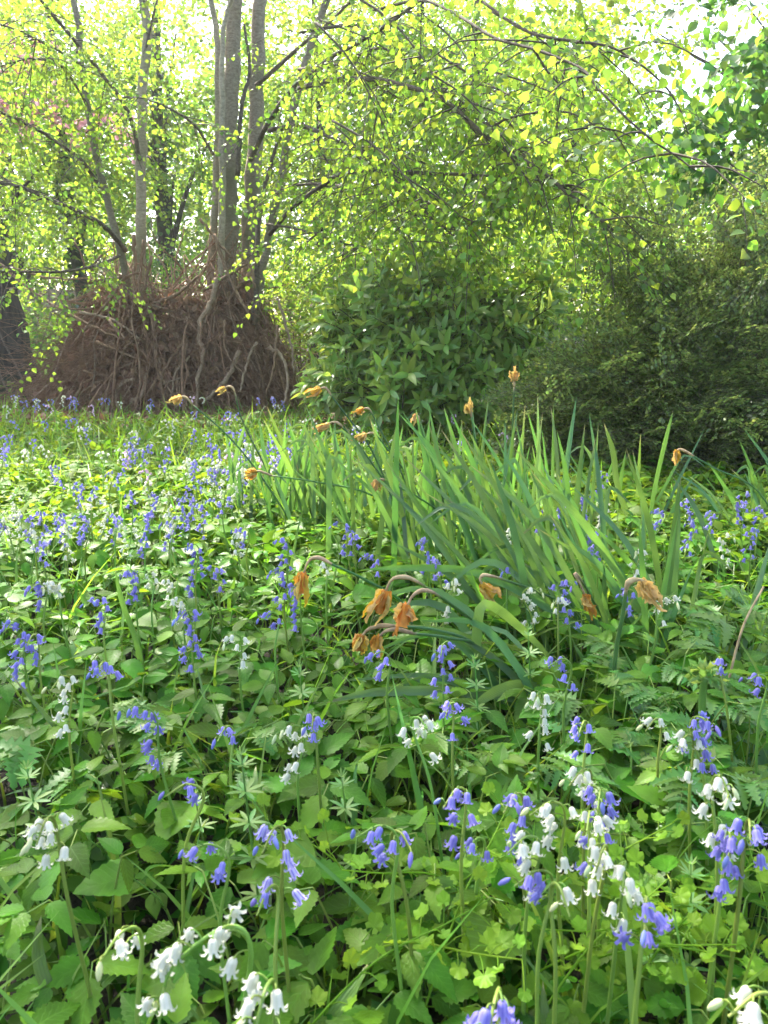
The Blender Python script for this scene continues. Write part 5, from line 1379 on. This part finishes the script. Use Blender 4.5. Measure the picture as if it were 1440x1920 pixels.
for (px, py, az), lab in zip([(930, 1690, 20), (1000, 1740, -20), (1160, 1800, 30), (1400, 1780, 160), (1300, 1720, 200), (700, 1610, 170), (800, 1790, 60), (1080, 1720, -30), (1420, 1700, 190), (560, 1850, 20), (640, 1720, -30), (780, 1640, 10), (1000, 1840, 30), (920, 1620, 200)], LBL):
    g = gp(px, py, .2); t = thing('trailing_plant', (g[0], g[1], 0), lab, 'plant', 'trailing plants with lobed leaves')
    d = np.array([math.cos(math.radians(az)), math.sin(math.radians(az)), 0]); sidev = np.array([-d[1], d[0], 0])
    L = rng.uniform(.2, .3)
    q = spline([-d * .05, -d * .02 + [0, 0, .10], d * L * .35 + [0, 0, .20], d * L * .75 + [0, 0, .23], d * L + [0, 0, .25]], 24)
    ps = [tube(q, np.linspace(.0022, .0010, 24), 4, cap=False)]
    for i in range(17):
        p = q[5 + int(i * 18 / 16)]; o_ = sidev * (1 if i % 2 else -1) * rng.uniform(.5, 1) + d * .4 + np.array([0, 0, rng.normal(.2, .5)])
        e = p + o_ * rng.uniform(.018, .04)
        ps.append(tube([p, (p + e) / 2 + [0, 0, .004], e], .0008, 3, cap=False))
        obj('leaf', LB[min(3, rng.integers(0, 3) + (i > 13))], t, frame(o_, np.array([0, -.35, 1]) + rng.normal(0, .3, 3), e, rng.uniform(.8, 1.15)))
    obj('stem', mesh('stem', join(ps), M_LOBED), t)

# ------------------------------------------------------------------ hogweed shoot, dock
g = gp(1325, 1245, .33); t = thing('hogweed_shoot', (g[0], g[1], 0), 'thick pale hogweed shoot with curled unfurling top at right', 'plant')
q = spline([[0, 0, 0], [.004, 0, .15], [-.002, 0, .27], [0, 0, .30]], 12)
obj('stem', mesh('stem', tube(q, np.linspace(.0085, .0065, 12), 9, wob=.05), M_CLEAV), t)
ps = []
for k in range(70):
    d = rdir(1)[0]; d[2] = abs(d[2]) - .35
    ps.append(leaf(rng.uniform(.014, .026), [.1, .25, .15, .28, .12, 0], fold=.6, curl=-.8).xf(frame(d, rdir(1)[0], np.array([0, 0, .305]) + d * [.018, .018, .016])))
o = obj('curled_leaf', mesh('curled_leaf', join(ps), [M_CLEAV]), t)
dockp = mesh('leaf', leaf(.26, [.03, .10, .15, .18, .195, .2, .2, .19, .18, .165, .14, .11, .07, 0], fold=.2, curl=.25, wave=.02), [M_DOCK])
for (px, py, lab, lv) in [(1450, 1440, 'broad wrinkled dock plant at the right edge, lower right', [(195, .6), (160, .4), (235, .5), (100, .7)]), (1420, 1280, 'dock plant with broad rough leaves behind the hogweed shoot', [(120, .8), (180, .5), (60, .6)])]:
    g = gp(px, py, .06); t = thing('dock_plant', (g[0], g[1], 0), lab, 'plant', 'dock plants')
    for a, e in lv:
        a = math.radians(a)
        obj('leaf', dockp, t, frame([math.cos(a), math.sin(a), e], [0, -.3, 1], [0, 0, .02], rng.uniform(.8, 1)))
# dry straw stalk leaning at right
st = thing('dry_stalk', gp(1345, 1380) * [1, 1, 0], 'dry tan stalk leaning to the right behind the hogweed shoot', 'stalk')
b0 = gp(1345, 1340) * [1, 1, 0]
obj('stalk', mesh('stalk', tube(spline([dp(1340, 1390, 1.6), dp(1370, 1260, 1.62), dp(1395, 1170, 1.65), dp(1432, 1100, 1.68)], 10) - np.array(st.location), np.linspace(.0032, .0022, 10), 6), M_PAPER), st)

# ------------------------------------------------------------------ thin haze volume added to imitate the lens veil
hz, t, out = nt_of('lens_veil_haze')
pv = N(t, 'ShaderNodeVolumePrincipled')
pv.inputs['Color'].default_value = (0.97, 0.98, 0.93, 1)
pv.inputs['Density'].default_value = 0.0015
pv.inputs['Anisotropy'].default_value = 0.4
t.links.new(pv.outputs[0], out.inputs['Volume'])
o = obj('haze', mesh('haze', boxp(-72, 72, -42, 92, -1.2, 15.0), hz, False))
tag(o, 'thin bright haze added to imitate lens veil over the wood', 'haze', kind='stuff')
